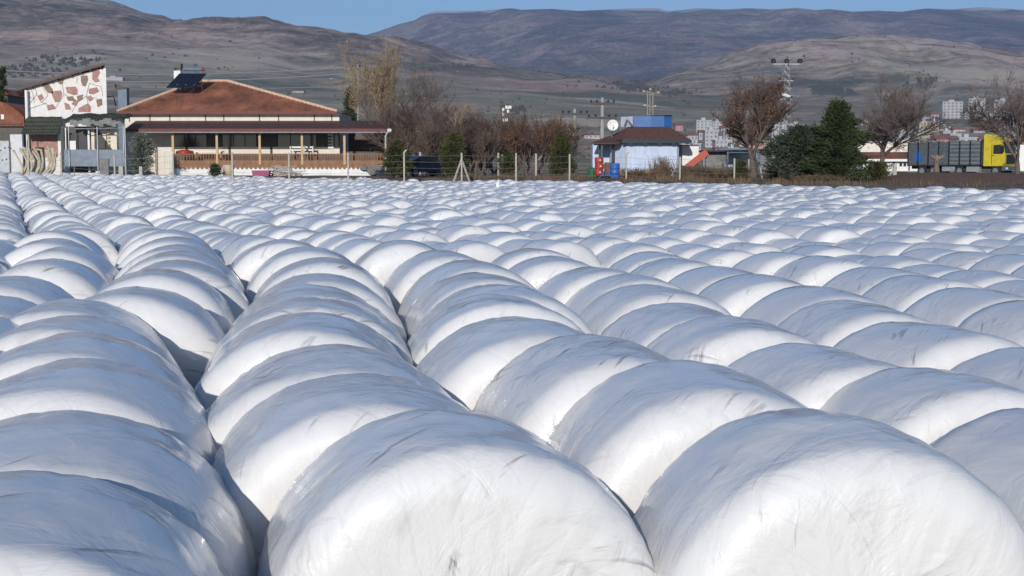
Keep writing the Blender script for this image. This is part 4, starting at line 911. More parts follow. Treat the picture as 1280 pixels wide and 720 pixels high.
# ------------------------------------------------------------------ truck
def truck():
    Yt = 118.; u = 1198; g = base(u, Yt); g.z = 1.15
    r = empty('cargo_truck', g, 'yellow-cabbed lorry with long dark grey high-sided cargo body', 'truck'); r.rotation_euler.z = R(-47); r.scale = (.85, .85, .88)
    def part(mb, nm, m, par=r, smooth=False): return mb.build(nm, m, par, smooth=smooth, local=True)
    # local: heading +X, right side of truck = -Y (towards the camera)
    mb = MB(); mb.box(-5.2, 2.9, -1.25, 1.25, 1.0, 1.12); part(mb, 'cargo_floor', M['black'])
    mb = MB(); mb.box(-5.2, 2.9, -1.25, -1.2, 1.12, 3.35); mb.box(-5.2, 2.9, 1.2, 1.25, 1.12, 3.35); mb.box(-5.2, -5.15, -1.2, 1.2, 1.12, 3.35); mb.box(2.85, 2.9, -1.2, 1.2, 1.12, 3.35)
    body = part(mb, 'cargo_body', M['cargo'])
    mb = MB()
    for k in range(8):
        x = -5.2+k*8.1/7; mb.box(x-.06, x+.06, -1.31, -1.252, 1.0, 3.4)
    part(mb, 'stakes', M['black'], body)
    for b0 in range(7):
        mb = MB(); x0 = -5.2+b0*8.1/7+.09; x1 = x0+8.1/7-.18
        for z in (1.25, 1.62, 2.0, 2.42, 2.8, 3.15): mb.box(x0, x1, -1.285, -1.252, z, z+.14)
        part(mb, 'side_boards', M['cargoL'] if b0 in (4, 5, 6) else M['cargo'], body)
    mb = MB(); mb.box(-4.4, -3.6, -1.3, -1.287, 1.5, 2.35); part(mb, 'blue_patch', M['drum'], body)
    mb = MB(); rj = random.Random(3)
    for k in range(34):
        p = Vector((rj.uniform(-4.9, 2.5), rj.uniform(-1, 1), 3.28+rj.random()*.12)); mb.lathe(p, [(.05, -.1), (.3, 0), (.28, .1), (.06, .18)], 6)
    part(mb, 'load', M['tarpg'])
    mb = MB(); mb.box(-5.2, 5.0, -.5, -.38, .72, .998); mb.box(-5.2, 5.0, .38, .5, .72, .998); part(mb, 'chassis', M['black'])
    # cab
    mb = MB(); pr = [(3.15, 1.0), (5.1, 1.0), (5.35, 1.3), (5.35, 2.15), (5.15, 3.15), (4.85, 3.35), (4.5, 3.9), (3.3, 4.05), (3.15, 3.9)]
    mb.prism([(x, -1.22, z) for x, z in pr], (0, 2.44, 0)); cab = part(mb, 'cab', M['yellow'])
    mb = MB(); mb.prism([(5.362, -1.08, 2.2), (5.362, 1.08, 2.2), (5.185, 1.08, 3.05), (5.185, -1.08, 3.05)], (.02, 0, 0)); part(mb, 'windscreen', M['glass'], cab)
    mb = MB(); mb.box(5.19, 5.5, -1.15, 1.15, 3.1, 3.3); part(mb, 'sun_visor', M['black'], cab)
    mb = MB(); mb.box(5.352, 5.40, -.85, .85, 1.25, 2.1)
    for k in range(6): mb.box(5.402, 5.44, -.8, .8, 1.3+k*.14, 1.37+k*.14)
    part(mb, 'grille', M['black'], cab)
    mb = MB(); mb.box(5.1, 5.5, -1.22, 1.22, .55, .98); part(mb, 'bumper', M['cargo'], cab)
    for sy in (-1, 1):
        mb = MB(); mb.box(5.502, 5.54, sy*.98-.18, sy*.98+.18, .68, .88); part(mb, 'headlight', M['lamp'], cab)
        mb = MB(); mb.tube([(5.15, sy*1.22, 2.9), (5.35, sy*1.5, 2.9)], .03, 5); mb.box(5.3, 5.4, sy*1.55-.12, sy*1.55+.12, 2.3, 2.95); part(mb, 'wing_mirror', M['black'], cab)
        mb = MB(); mb.prism([(4.15, sy*1.224, 2.15), (5.18, sy*1.224, 2.15), (5.02, sy*1.224, 3.0), (4.2, sy*1.224, 3.0)], (0, sy*.012, 0)); part(mb, 'side_window', M['glass'], cab)
        mb = MB(); mb.box(4.0, 4.04, sy*1.23-.01, sy*1.23+.01, 1.1, 3.05); mb.box(4.08, 4.28, sy*1.24-.015, sy*1.24+.015, 1.98, 2.04); part(mb, 'door_seam', M['black'], cab)
        for x in (4.45, -2.3, -3.6, .6):
            mb = MB(); mb.lathe((x, sy*1.08, .52), [(.2, -.15), (.5, -.15), (.52, -.08), (.52, .08), (.5, .15), (.2, .15)], 18, 'y'); wh = part(mb, 'wheel', M['tyre'])
            mb = MB(); mb.lathe((x, sy*1.235, .52), [(.3, -.01), (.26, 0), (.1, .01)], 14, 'y'); part(mb, 'rim', M['rim'], wh)
    mb = MB(); mb.box(-1.4, .0, -1.1, -.95, .5, .95); mb.box(1.3, 2.7, -1.15, -.7, .45, .95); part(mb, 'side_tank', M['galv'])
truck()
# ------------------------------------------------------------------ white low buildings on the right
def low_buildings():
    Y = 150.; r = empty('low_white_building', base(1112, Y), 'low white building with shallow terracotta roof left of the truck', 'building')
    mb = MB(); B(1079, 1150, 199, 214, Y, 8, mb); mb.build('wall', M['white'], r)
    mb = MB(); a = P(1077, 199, Y-.6); c = P(1152, 199, Y-.6); t_ = P(0, 190, Y+4).z
    mb.prism([(a.x, Y-.6, a.z), (a.x, Y+4, t_), (a.x, Y+8.6, a.z)], (c.x-a.x, 0, 0)); mb.build('roof', M['tile'], r)
    mb = MB(); mb.box(a.x, c.x, Y-.7, Y-.605, a.z-.25, a.z+.02); mb.build('eaves', M['white'], r)
    for u in (1086, 1097, 1105, 1124.5, 1129.5, 1140):
        mb = MB(); B(u, u+3.2, 203, 208, Y-.04, .038, mb); mb.build('window', M['glass'], r)
    for u in (1093, 1117, 1136): mb = MB(); B(u, u+1.4, 200, 213, Y-.12, .1, mb); mb.build('pilaster', M['render_shade'], r)
    Y = 175.; r = empty('factory_hall', base(1115, Y), 'long plain cream hall behind the low white building', 'hall')
    mb = MB(); B(1072, 1170, 178.5, 210, Y, 14, mb); mb.build('wall', M['cream'], r)
    mb = MB(); B(1071, 1171, 177, 178.4, Y-.15, 14.4, mb); mb.build('roof_edge', M['white'], r)
    Y = 165.; r = empty('white_shed', base(1288, Y), 'white shed wall at the right edge behind the bare tree', 'shed')
    mb = MB(); B(1270, 1320, 180, 214, Y, 8, mb); mb.build('wall', M['white'], r); mb = MB(); B(1268, 1322, 177.5, 179.9, Y-.3, 8.6, mb); mb.build('roof', M['redr'], r)
    # walls seen between the trees
    Y = 160.; r = empty('pale_wall_building', base(985, Y), 'pale cream building partly hidden by the dark bushy conifer', 'building')
    mb = MB(); B(962, 1000, 188, 212, Y, 6, mb); mb.build('wall', M['cream'], r)
    mb = MB(); B(960, 1002, 185.5, 187.9, Y-.3, 6.6, mb); mb.build('roof', M['render_shade'], r)
    Y = 170.; r = empty('whitewashed_barn', base(930, Y), 'whitewashed barn seen through the trunk of the rust-leaved tree', 'barn')
    mb = MB(); B(905, 948, 194, 208, Y, 6, mb); mb.build('wall', M['skirt'], r)
    mb = MB(); a = P(903, 194, Y-.4); c = P(950, 194, Y-.4); mb.prism([(a.x, Y-.4, a.z), (a.x, Y+3, a.z+.9), (a.x, Y+6.4, a.z)], (c.x-a.x, 0, 0)); mb.build('roof', M['galv'], r)
low_buildings()
# ------------------------------------------------------------------ car
def car():
    Y = 99.; p = base(530, Y); r = empty('parked_car', p, 'dark navy car parked between the two green bushes', 'car'); r.rotation_euler.z = R(38)
    def part(mb, nm, m, par=r, smooth=False): return mb.build(nm, m, par, smooth=smooth, local=True)
    prof = [(-2.1, .35), (-2.15, .8), (-1.95, 1.02), (-1.35, 1.12), (-.7, 1.5), (.5, 1.53), (1.15, 1.08), (1.9, .95), (2.15, .72), (2.15, .35)]
    mb = MB(); mb.prism([(x, -.85, z) for x, z in prof], (0, 1.7, 0)); b_ = part(mb, 'body', M['navy']); bv = b_.modifiers.new('bevel', 'BEVEL'); bv.width = .09; bv.segments = 3
    for sy in (-1, 1):
        mb = MB(); mb.prism([(-1.15, sy*.853, 1.1), (.9, sy*.853, 1.08), (.42, sy*.853, 1.43), (-.62, sy*.853, 1.42)], (0, sy*.01, 0)); part(mb, 'side_window', M['glass'], b_)
        for x in (-1.3, 1.35):
            mb = MB(); mb.lathe((x, sy*.8, .32), [(.15, -.1), (.31, -.1), (.32, 0), (.31, .1), (.15, .1)], 16, 'y'); w_ = part(mb, 'wheel', M['tyre']); mb = MB(); mb.lathe((x, sy*.905, .32), [(.2, -.005), (.18, 0), (.05, .005)], 12, 'y'); part(mb, 'rim', M['rim'], w_)
        mb = MB(); mb.box(-2.18, -2.152, sy*.6-.15, sy*.6+.15, .68, .85); part(mb, 'headlight', M['lamp'], b_)
    mb = MB(); mb.prism([(-1.3, -.72, 1.16), (-1.3, .72, 1.16), (-.76, .66, 1.47), (-.76, -.66, 1.47)], (-.02, 0, .02)); part(mb, 'windscreen', M['glass'], b_)
car()
# ------------------------------------------------------------------ fences
def fence():
    r = empty('wire_fence', base(600, 90), 'long fence of slender concrete posts and wires behind the bales', 'fence')
    posts = [(35, 188), (76, 190), (143, 195), (216, 192), (290, 190), (361, 191), (435, 191), (505, 191), (577, 191), (645, 191.5), (712, 192.5), (783, 194), (850, 196), (918, 198), (987, 197), (1051, 198)]
    tops = []
    for u, v in posts:
        Y = 90-(u-200)*.002; p = P(u, v, Y); g = gz(p.x, Y)-.1; mb = MB()
        mb.prism([(p.x-.05, Y-.05, g), (p.x+.05, Y-.05, g), (p.x+.05, Y+.05, g), (p.x-.05, Y+.05, g)], (0, 0, p.z-g))
        if u in (987, 783, 505): mb.prism([(p.x-.065, Y-.06, p.z), (p.x+.065, Y-.06, p.z), (p.x+.065, Y+.06, p.z), (p.x-.065, Y+.06, p.z)], (.14, 0, .2))
        mb.build('post', M['conc'], r); tops.append(p)
    for u, s_ in ((577, -1), (577, 1)):
        Y = 89.4; p = P(577, 199, Y); q = P(577+s_*17, 224, Y); q.z = gz(q.x, Y)-.1; mb = MB(); mb.tube([p, q], .065, 4); mb.build('brace', M['conc'], r)
    for dz in (.15, .55, .95, 1.3):
        mb = MB()
        for a, b_ in zip(tops[:-1], tops[1:]):
            k = [a.lerp(b_, t)-Vector((0, .07, dz+.07*4*t*(1-t))) for t in (0, .25, .5, .75, 1)]; mb.tube(k, .008, 3, False)
        mb.build('wire', M['wire'], r)
    r2 = empty('rear_fence', base(670, 104), 'second row of concrete posts standing farther back by the hedge', 'fence')
    for u, v in ((525, 190), (623, 191), (628, 193), (670, 192)):
        Y = 104.; p = P(u, v, Y); g = gz(p.x, Y)-.1; mb = MB(); mb.box(p.x-.07, p.x+.07, Y-.07, Y+.07, g, p.z)
        if u == 670: mb.tube([P(673, 200, Y), P(677, 195, Y)], .04, 4)
        mb.build('post', M['conc'], r2)
    # timber struts on the right
    for u, v, du, lab, cat in ((1118.5, 205, -12, 'weathered post propped by a diagonal strut near the white building', 'braced post'),):
        Y = 88.; p = P(u, v, Y); g = gz(p.x, Y); rr = empty('braced_post', (p.x, Y, g), lab, cat); mb = MB(); mb.box(p.x-.11, p.x+.11, Y-.1, Y+.1, g-.1, p.z); mb.build('post', M['conc'], rr)
        q = P(u+du, 228, Y); mb = MB(); mb.tube([p-Vector((0, 0, .25)), q], .08, 4); mb.build('strut', M['conc'], rr)
    Y = 92.; p = P(1171, 194, Y); g = gz(p.x, Y); mb = MB(); mb.tube([(p.x, Y, g-.1), (p.x, Y, g+1.4), (p.x, Y, p.z)], [.2, .17, .19], 9); mb.tube([(p.x, Y, p.z-.3), (p.x+.5, Y, p.z-.02)], [.13, .08], 7); mb.tube([(p.x, Y, p.z-.3), (p.x-.4, Y, p.z+.0)], [.13, .08], 7)
    tag(mb.build('pollarded_trunk', mat('weathered_trunk', (.24, .19, .14), .95, .3, 6, .5), None, smooth=True), 'bare pollarded trunk standing in front of the truck body', 'tree trunk')
    for u, v, d, lab in ((899+37, 199, 0, 'young tree stake beside the rust-leaved tree'), (948, 199, 5, 'leaning pale prop at the foot of the rust-leaved tree')):
        Y = 91.; a = P(u, v, Y); q = P(u+d, 222, Y); q.z = gz(q.x, Y); mb = MB(); mb.tube([q, a], .06, 5); tag(mb.build('tree_stake', M['conc'], None), lab, 'stake')
fence()
# ------------------------------------------------------------------ poles, towers, wires
def utility_pole(u, v0, Y, lab, arms, grp='concrete utility poles'):
    p = P(u, v0, Y); g = gz(p.x, Y) if Y < 150 else hill_z(p.x, Y); r = empty('utility_pole', (p.x, Y, g-.2), lab, 'utility pole', grp)
    mb = MB(); mb.tube([(p.x, Y, g-.2), (p.x, Y, p.z)], [(.1 if u < 500 else .24)*Y/110, (.06 if u < 500 else .12)*Y/110], 8); mb.build('mast', mat('grey_concrete', (.34, .32, .29), .9, .2, 4, .2), r)
    for dz, w_ in arms:
        mb = MB(); mb.box(p.x-w_, p.x+w_, Y-.22, Y-.12, p.z-dz-.09, p.z-dz+.09); c = mb.build('crossarm', M['black'], r)
        for s_ in (-1, -.5, .5, 1):
            mb = MB(); mb.lathe((p.x+s_*w_*.95, Y-.17, p.z-dz+.092), [(.05, 0), (.10, .04), (.06, .09), (.10, .13), (.04, .2)], 8); mb.build('insulator', M['ceramic'], c)
    return p
pa = utility_pole(718.5, 136, 118, 'thinner concrete utility pole left of the kiosk', [(.45, 1.1), (1.9, .35), (2.6, .35)])
pb = utility_pole(753, 122, 116, 'taller double concrete utility pole just behind the kiosk roof', [(.5, 1.0), (1.7, 1.2)])
pc = utility_pole(447, 80, 135, 'slim pale pole rising through the tall bare tree', [(.4, .5), (2.0, .5)])
def lattice(u, v0, Y, lab, wtop, h_arms):
    p = P(u, v0, Y); x = p.x; g = hill_z(x, Y) if Y > 152 else gz(x, Y); r = empty('pylon', (x, Y, g), lab, 'pylon')
    wb = .5*Y/110; wt = .2*Y/110; n = 16; mb = MB()
    def c(k, t): s_ = [(-1, -1), (1, -1), (1, 1), (-1, 1)][k]; w_ = wb+(wt-wb)*t; return Vector((x+s_[0]*w_, Y+s_[1]*w_, g+(p.z-g)*t))
    for k in range(4):
        mb.tube([c(k, 0), c(k, 1)], .035*Y/110, 4)
        for i in range(n):
            t0 = i/n; t1 = (i+1)/n; mb.tube([c(k, t0), c((k+1) % 4, t1)], .02*Y/110, 3); mb.tube([c((k+1) % 4, t0), c(k, t1)], .02*Y/110, 3)
    mb.build('lattice_mast', M['steel'], r)
    for dz, w_, ins in h_arms:
        mb = MB(); z = p.z-dz; mb.box(x-w_, x+w_, Y-.06, Y+.06, z-.05, z+.05)
        if ins: mb.tube([(x-w_, Y, z), (x-wt, Y, z-w_*.5)], .06, 4); mb.tube([(x+w_, Y, z), (x+wt, Y, z-w_*.5)], .06, 4)
        a = mb.build('crossarm', M['steel'], r)
        for s_ in ((-1, 0, 1) if ins else (-1, 1)):
            k = 1.0 if ins else .45; mb = MB(); mb.lathe((x+s_*w_, Y-.14, z+.09), [(.08*k, 0), (.26*k, .06*k), (.28*k, .3*k), (.2*k, .45*k), (.05*k, .5*k)], 9); mb.build('insulator', M['black'] if ins else M['ceramic'], a)
    return p, r
pt, rt = lattice(983, 79, 150, 'steel lattice pylon with three black insulators on its top arm', .3, [(.1, 1.45, True), (1.9, .75, False), (2.7, .6, False), (3.9, .6, False), (5.2, .5, False)])
mb = MB(); q = P(976, 117, 149); mb.tube([q, q+Vector((1.0, 0, -.35))], .16, 6); mb.build('lamp_tube', M['white'], rt)
def mast(u, v0, v1, Y, lab):
    p = P(u, v0, Y); q = P(u, v1, Y); g = hill_z(p.x, Y); r = empty('telecom_mast', (p.x, Y, g), lab, 'mast')
    mb = MB(); s_ = Y/150; mb.tube([(p.x-.3*s_, Y, g), (p.x-.3*s_, Y, p.z-.6*s_)], .05*s_, 4); mb.tube([(p.x+.3*s_, Y, g), (p.x+.3*s_, Y, p.z-.6*s_)], .05*s_, 4)
    mb.tube([(p.x, Y+.4, g), (p.x, Y+.4, p.z)], .05*s_, 4)
    n = 10
    for i in range(n):
        z0 = g+(p.z-.6*s_-g)*i/n; z1 = g+(p.z-.6*s_-g)*(i+1)/n; mb.tube([(p.x-.3*s_, Y, z0), (p.x+.3*s_, Y, z1)], .03*s_, 3)
    mb.build('frame', mat('mast_tan', (.38, .33, .27), .7, .2, 3, 0) if u > 700 else M['steel'], r)
    return p, r, s_
p, r, s_ = mast(813, 109, 170, 210, 'tan floodlight mast with three drum lamps above the kiosk')
for du, v in ((-8, 114.5), (0, 112), (10, 116), (-7, 132), (6, 133)):
    c = P(813+du, v, 210); mb = MB(); mb.tube([(p.x, 210, c.z-.1), c], .04, 4); mb.lathe(c, [(.05, -.15), (.2, -.08), (.2, .14), (.05, .2)], 8); mb.build('floodlight', M['tanw'], r)
p, r, s_ = mast(632, 130, 190, 230, 'thin steel mast with white panel above the brown hedge')
for du, dv, w_ in ((3.5, 4, .5), (-3, 7, .18), (-3, 13, .18), (3, 9, .18), (-2, 20, .2), (1, 20, .2)):
    c = P(632+du, 130+dv, 229); mb = MB(); mb.box(c.x-w_, c.x+w_, 229, 229.3, c.z-.25, c.z+.25); mb.build('antenna_panel', M['white'], r)
def line(a, b_, sag, rad, lab):
    mb = MB(); a = Vector(a); b_ = Vector(b_); n = 24; mb.tube([a.lerp(b_, i/n)-Vector((0, 0, sag*4*(i/n)*(1-i/n))) for i in range(n+1)], rad, 4, False)
    tag(mb.build('power_line', M['wire'], None), lab, 'power line', 'power lines crossing above the tiled house')
line(P(-60, 84, 132), P(447, 83, 135), .75, .05, 'topmost pale power line above the tiled house roof')
line(P(-60, 95, 131), P(447, 91, 134.9), .7, .05, 'middle pale power line above the tiled house roof')
line(P(-60, 110, 131), P(447, 108, 134.9), .2, .03, 'lowest pale power line passing behind the tiled roof')
# ------------------------------------------------------------------ trees
def grow(T, C, p, d, L, rad, lev, mx, rj, spread, up, tips, nch=(3, 5)):
    n = 4; pts = [p.copy()]; q = p.copy(); dd = d.copy()
    for i in range(n):
        j_ = .05 if lev == 0 else .17
        dd = (dd+Vector((rj.gauss(0, j_), rj.gauss(0, j_), rj.gauss(0, .10)+up*.12))).normalized(); q = q+dd*(L/n); pts.append(q.copy())
    r1 = rad*.62 if lev < mx else rad*.4; rr = [rad+(r1-rad)*i/n for i in range(n+1)]
    (T if lev < 2 else C).tube(pts, rr, 7 if lev == 0 else (5 if lev == 1 else 3), lev == 0)
    if lev >= mx: tips += pts[1:]; return
    k = rj.randint(*nch)
    for j in range(k):
        t = rj.uniform(.25, 1.0) if lev else rj.uniform(.75, 1.0)
        f = t*n; i = min(int(f), n-1); o = pts[i].lerp(pts[i+1], f-i)
        a = rj.uniform(0, 1.2)+j*2.4+lev; side = Vector((math.cos(a), math.sin(a), 0))
        ax = (side-dd*side.dot(dd)).normalized(); sp = spread*rj.uniform(.7, 1.35); nd = (dd*math.cos(sp)+ax*math.sin(sp)); nd.z += up*.3; nd.normalize()
        grow(T, C, o, nd, L*rj.uniform(.5, .82)*(2.0 if lev == 0 else 1), rr[i]*rj.uniform(.55, .8), lev+1, mx, rj, spread, up, tips, nch)
    if lev: grow(T, C, pts[-1], dd, L*.7, r1, lev+1, mx, rj, spread, up, tips, nch)
def leaves(mb, tips, n, size, rj, jit=.2):
    for i in range(n):
        p = tips[rj.randrange(len(tips))]+Vector((rj.gauss(0, jit), rj.gauss(0, jit), rj.gauss(0, jit))); s_ = size*rj.uniform(.5, 1.3)
        a = Vector((rj.gauss(0, 1), rj.gauss(0, 1), rj.gauss(0, 1))).normalized(); b_ = a.cross(Vector((rj.gauss(0, 1), rj.gauss(0, 1), rj.gauss(0, 1)))).normalized()
        mb.quad(p-a*s_-b_*s_*.6, p+a*s_-b_*s_*.6, p+a*s_*.8+b_*s_*.6, p-a*s_*.8+b_*s_*.6)
def bare_tree(u, Y, vtop, lab, seed, mtw, mx=5, spread=.5, up=.25, trunk=.28, rad=.2, leaf=None, nleaf=0, lsz=.09, wid=1.0, nch=(3, 4), name='bare_tree', lean=0, grp=None, stems=1):
    b_ = base(u, Y); H = P(u, vtop, Y).z-b_.z; rj = random.Random(seed)
    r = empty(name, b_, lab, 'tree', grp); T, C = MB(), MB(); tips = []
    if stems == 1: grow(T, C, Vector((0, 0, -.1)), Vector((lean, 0, 1)).normalized(), H*trunk, rad, 0, mx, rj, spread, up, tips, nch)
    else:
        for k_ in range(stems):
            a_ = k_*2.4+rj.random(); grow(T, C, Vector((math.cos(a_)*rj.random()*.9, math.sin(a_)*.3, -.1)), Vector((math.cos(a_)*.45, math.sin(a_)*.35, 1)).normalized(), H*.3, rad*rj.uniform(.6, 1), 1, mx, rj, spread, up, tips, nch)
    zs = np.array([p.z for p in tips]); k = H/np.percentile(zs, 99.5)
    for mb_ in (T, C): mb_.v = [(x*k*wid, y*k*wid, z*k) for x, y, z in mb_.v]
    tips = [Vector((p.x*k*wid, p.y*k*wid, p.z*k)) for p in tips]
    T.build('trunk', M['bark'], r, smooth=True, local=True)
    if nleaf:
        Lf = MB(); leaves(Lf, tips, nleaf, lsz, rj); cr = C.build('crown', mtw, r, local=True); Lf.build('foliage', leaf, cr, local=True)
    else: C.build('crown', mtw, r, local=True)
    return r
rustl = leafmat('rust_leaves', (.10, .050, .036), (.24, .125, .08), 2); ochl = leafmat('ochre_leaves', (.25, .15, .06), (.48, .33, .14), 2)
orl = leafmat('orange_brown_leaves', (.13, .06, .025), (.27, .13, .05), 2); maul = leafmat('faded_mauve_leaves', (.17, .10, .09), (.33, .20, .17), 2)
bare_tree(474, 118, 48, 'tallest bare tree, ochre-tinged, at the right corner of the tiled house', 21, M['twigy'], 6, .55, .32, .26, .3, ochl, 3200, .055, .5, (3, 4))
bare_tree(503, 116, 84, 'bare greyish tree overlapping the tallest tree from the right', 22, M['twig'], 6, .55, .3, .2, .16, ochl, 150, .06, .75, (3, 4))
bare_tree(941, 92, 97, 'upright tree with dry rust-brown leaves right of the kiosk', 29, M['twigp'], 6, .46, .34, .17, .26, rustl, 3000, .055, .85, (3, 4), 'rust_leaved_tree')
bare_tree(1098, 90, 96, 'spreading leafless tree behind the tall dark conifer', 24, M['twig'], 6, .58, .2, .30, .30, None, 0, .1, .9, (3, 5))
bare_tree(1270, 88, 96, 'leafless tree in front of the yellow truck cab', 27, M['twig'], 6, .6, .14, .30, .30, None, 0, .1, .85, (3, 5))
# brown hedge-like bare trees in the middle
for i, (u, Y, vt, lab, mt, lf, nl, wd) in enumerate((
    (522, 112, 120, 'low purple-brown bare thicket behind the left green bush', M['twigp'], maul, 350, 1.3),
    (548, 113, 128, 'reddish bare thicket behind the taller green pine bush', M['barkr'], rustl, 400, 1.3),
    (580, 114, 133, 'orange-tinged twiggy thicket left of the hedge gap', M['twigy'], orl, 700, 1.2),
    (608, 113, 138, 'thin grey-brown twiggy thicket just left of the steel mast', M['twigp'], maul, 350, 1.3),
    (640, 115, 155, 'low dark twiggy thicket right of the steel mast', M['twigp'], maul, 300, 1.5),
    (661, 112, 140, 'dense rust-orange willow left of the thin utility pole', M['twigp'], orl, 3200, .95),
    (684, 112.6, 142, 'dense red-brown willow nearest the thin utility pole', M['twigp'], orl, 2200, .95),
    (535, 108, 150, 'low dark shrub behind the parked car', M['twigp'], maul, 200, 1.5),
    (597, 109, 160, 'low dark shrub right of the pointed pine bush', M['twigp'], maul, 200, 1.6))):
    bare_tree(u, Y, vt, lab, 40+i, mt, 5, .38, .4, .12, .07, lf, nl, .05, wd, (3, 4), 'twiggy_thicket', stems=7)
needle = leafmat('dark_needles', (.022, .034, .016), (.060, .078, .028), .8); needle2 = leafmat('blue_green_needles', (.032, .045, .030), (.072, .088, .056), .8)
needle3 = leafmat('yellow_green_needles', (.035, .045, .016), (.115, .115, .038), .8)
def conifer(u, Y, vtop, w_, lab, seed, m, name='pine_tree', n=5200, sz=.1, round_=.0, vb=None, lay=14):
    b_ = base(u, Y); H = P(u, vtop, Y).z-b_.z; rj = random.Random(seed); r = empty(name, b_, lab, 'tree' if H > 2.5 else 'shrub')
    T = MB(); T.tube([(0, 0, -.1), (0, 0, H*.5), (0, 0, H*.96)], [.13, .07, .02], 6)
    mb = MB(); Rm = w_/2*Y/F; br = []
    nb = int(lay*9)
    for k in range(nb):
        t = (k+rj.random())/nb; z = H*(.03+.95*t); env = (1-t)**(.75-.25*round_) * (1 if t > .15 else .6+t*2.7)
        if round_: env = max(env, math.sqrt(max(0, 1-(2*t-.75)**2))*round_*.95) if t < .87 else env*1.3
        a = rj.uniform(0, 2*math.pi); ln = Rm*env*rj.uniform(.55, 1.15)*(1+.55*noise.noise(Vector((math.cos(a)*1.4+seed, math.sin(a)*1.4, t*4.5))))*(1+.25*math.sin(a*2+seed)); e = Vector((math.cos(a)*ln, math.sin(a)*ln, z+ln*rj.uniform(.1, .5)-ln*.15)); br.append((Vector((0, 0, z)), e)); T.tube([(0, 0, z), e], [.025, .008], 3, False)
    for i in range(n):
        p0, e = br[rj.randrange(len(br))]; t = rj.random()**.45; q = p0.lerp(e, t); d = (e-p0).normalized()
        q += Vector((rj.gauss(0, .09), rj.gauss(0, .09), rj.gauss(0, .07)))*(1+.2*w_*Y/F)
        ax = (d+Vector((rj.gauss(0, .5), rj.gauss(0, .5), rj.gauss(.25, .4)))).normalized(); s_ = sz*rj.uniform(.6, 1.5); sd_ = ax.cross(Vector((rj.gauss(0, 1), rj.gauss(0, 1), rj.gauss(0, 1)))).normalized()*s_*.28
        mb.quad(q-sd_, q+sd_, q+ax*s_*1.6+sd_*.3, q+ax*s_*1.6-sd_*.3)
    T.build('trunk', M['bark'], r, local=True); mb.build('crown', m, r, local=True)
conifer(1046, 86, 129, 80, 'tall dark green conifer, the biggest evergreen in the row', 1, needle, 'pine_tree', 19000, .13, .3)
conifer(1000, 88, 160, 80, 'broad low grey-green conifer just left of the tall dark one', 2, needle2, 'juniper', 13000, .12, .95)
conifer(440, 125, 108, 34, 'dark pine rising behind the right end of the tiled roof', 3, needle, 'pine_tree', 4500, .14, .3)
conifer(497, 96, 178, 38, 'rounded green pine bush right of the veranda corner', 4, needle3, 'pine_bush', 6500, .1, 1.0)
conifer(567, 97, 168, 52, 'pointed green pine bush behind the braced fence post', 5, needle3, 'pine_bush', 9000, .1, .35)
conifer(702, 98, 168, 40, 'open-topped green pine left of the thin utility pole', 6, needle3, 'pine_bush', 6000, .1, .2)
conifer(634, 100, 191, 20, 'small dull green bush among the fence posts by the hedge', 7, needle3, 'bush', 2200, .1, 1.0)
conifer(179, 105, 167, 36, 'wispy grey-green bush beside the tarp shack', 8, leafmat('grey_green_leaves', (.10, .12, .09), (.20, .22, .17), .8), 'bush', 5200, .1, .85)
conifer(270, 104, 207, 18, 'tiny dark pine in front of the white plinth', 9, needle, 'pine_sapling', 1500, .08, .3)
conifer(925, 90, 201, 22, 'small yellowish-green conifer left of the rust-leaved tree', 10, needle3, 'pine_sapling', 2200, .08, .3)
conifer(1094, 87, 205, 34, 'low yellow-green shrub at the foot of the spreading bare tree', 11, needle3, 'shrub', 3000, .09, 1.0)
conifer(9, 128, 82, 14, 'narrow dark pine behind the orange-roofed outbuilding at far left', 12, needle, 'pine_tree', 3500, .14, .2)
conifer(970, 90, 205, 24, 'olive shrub left of the broad low conifer', 13, needle3, 'shrub', 2200, .08, .9)
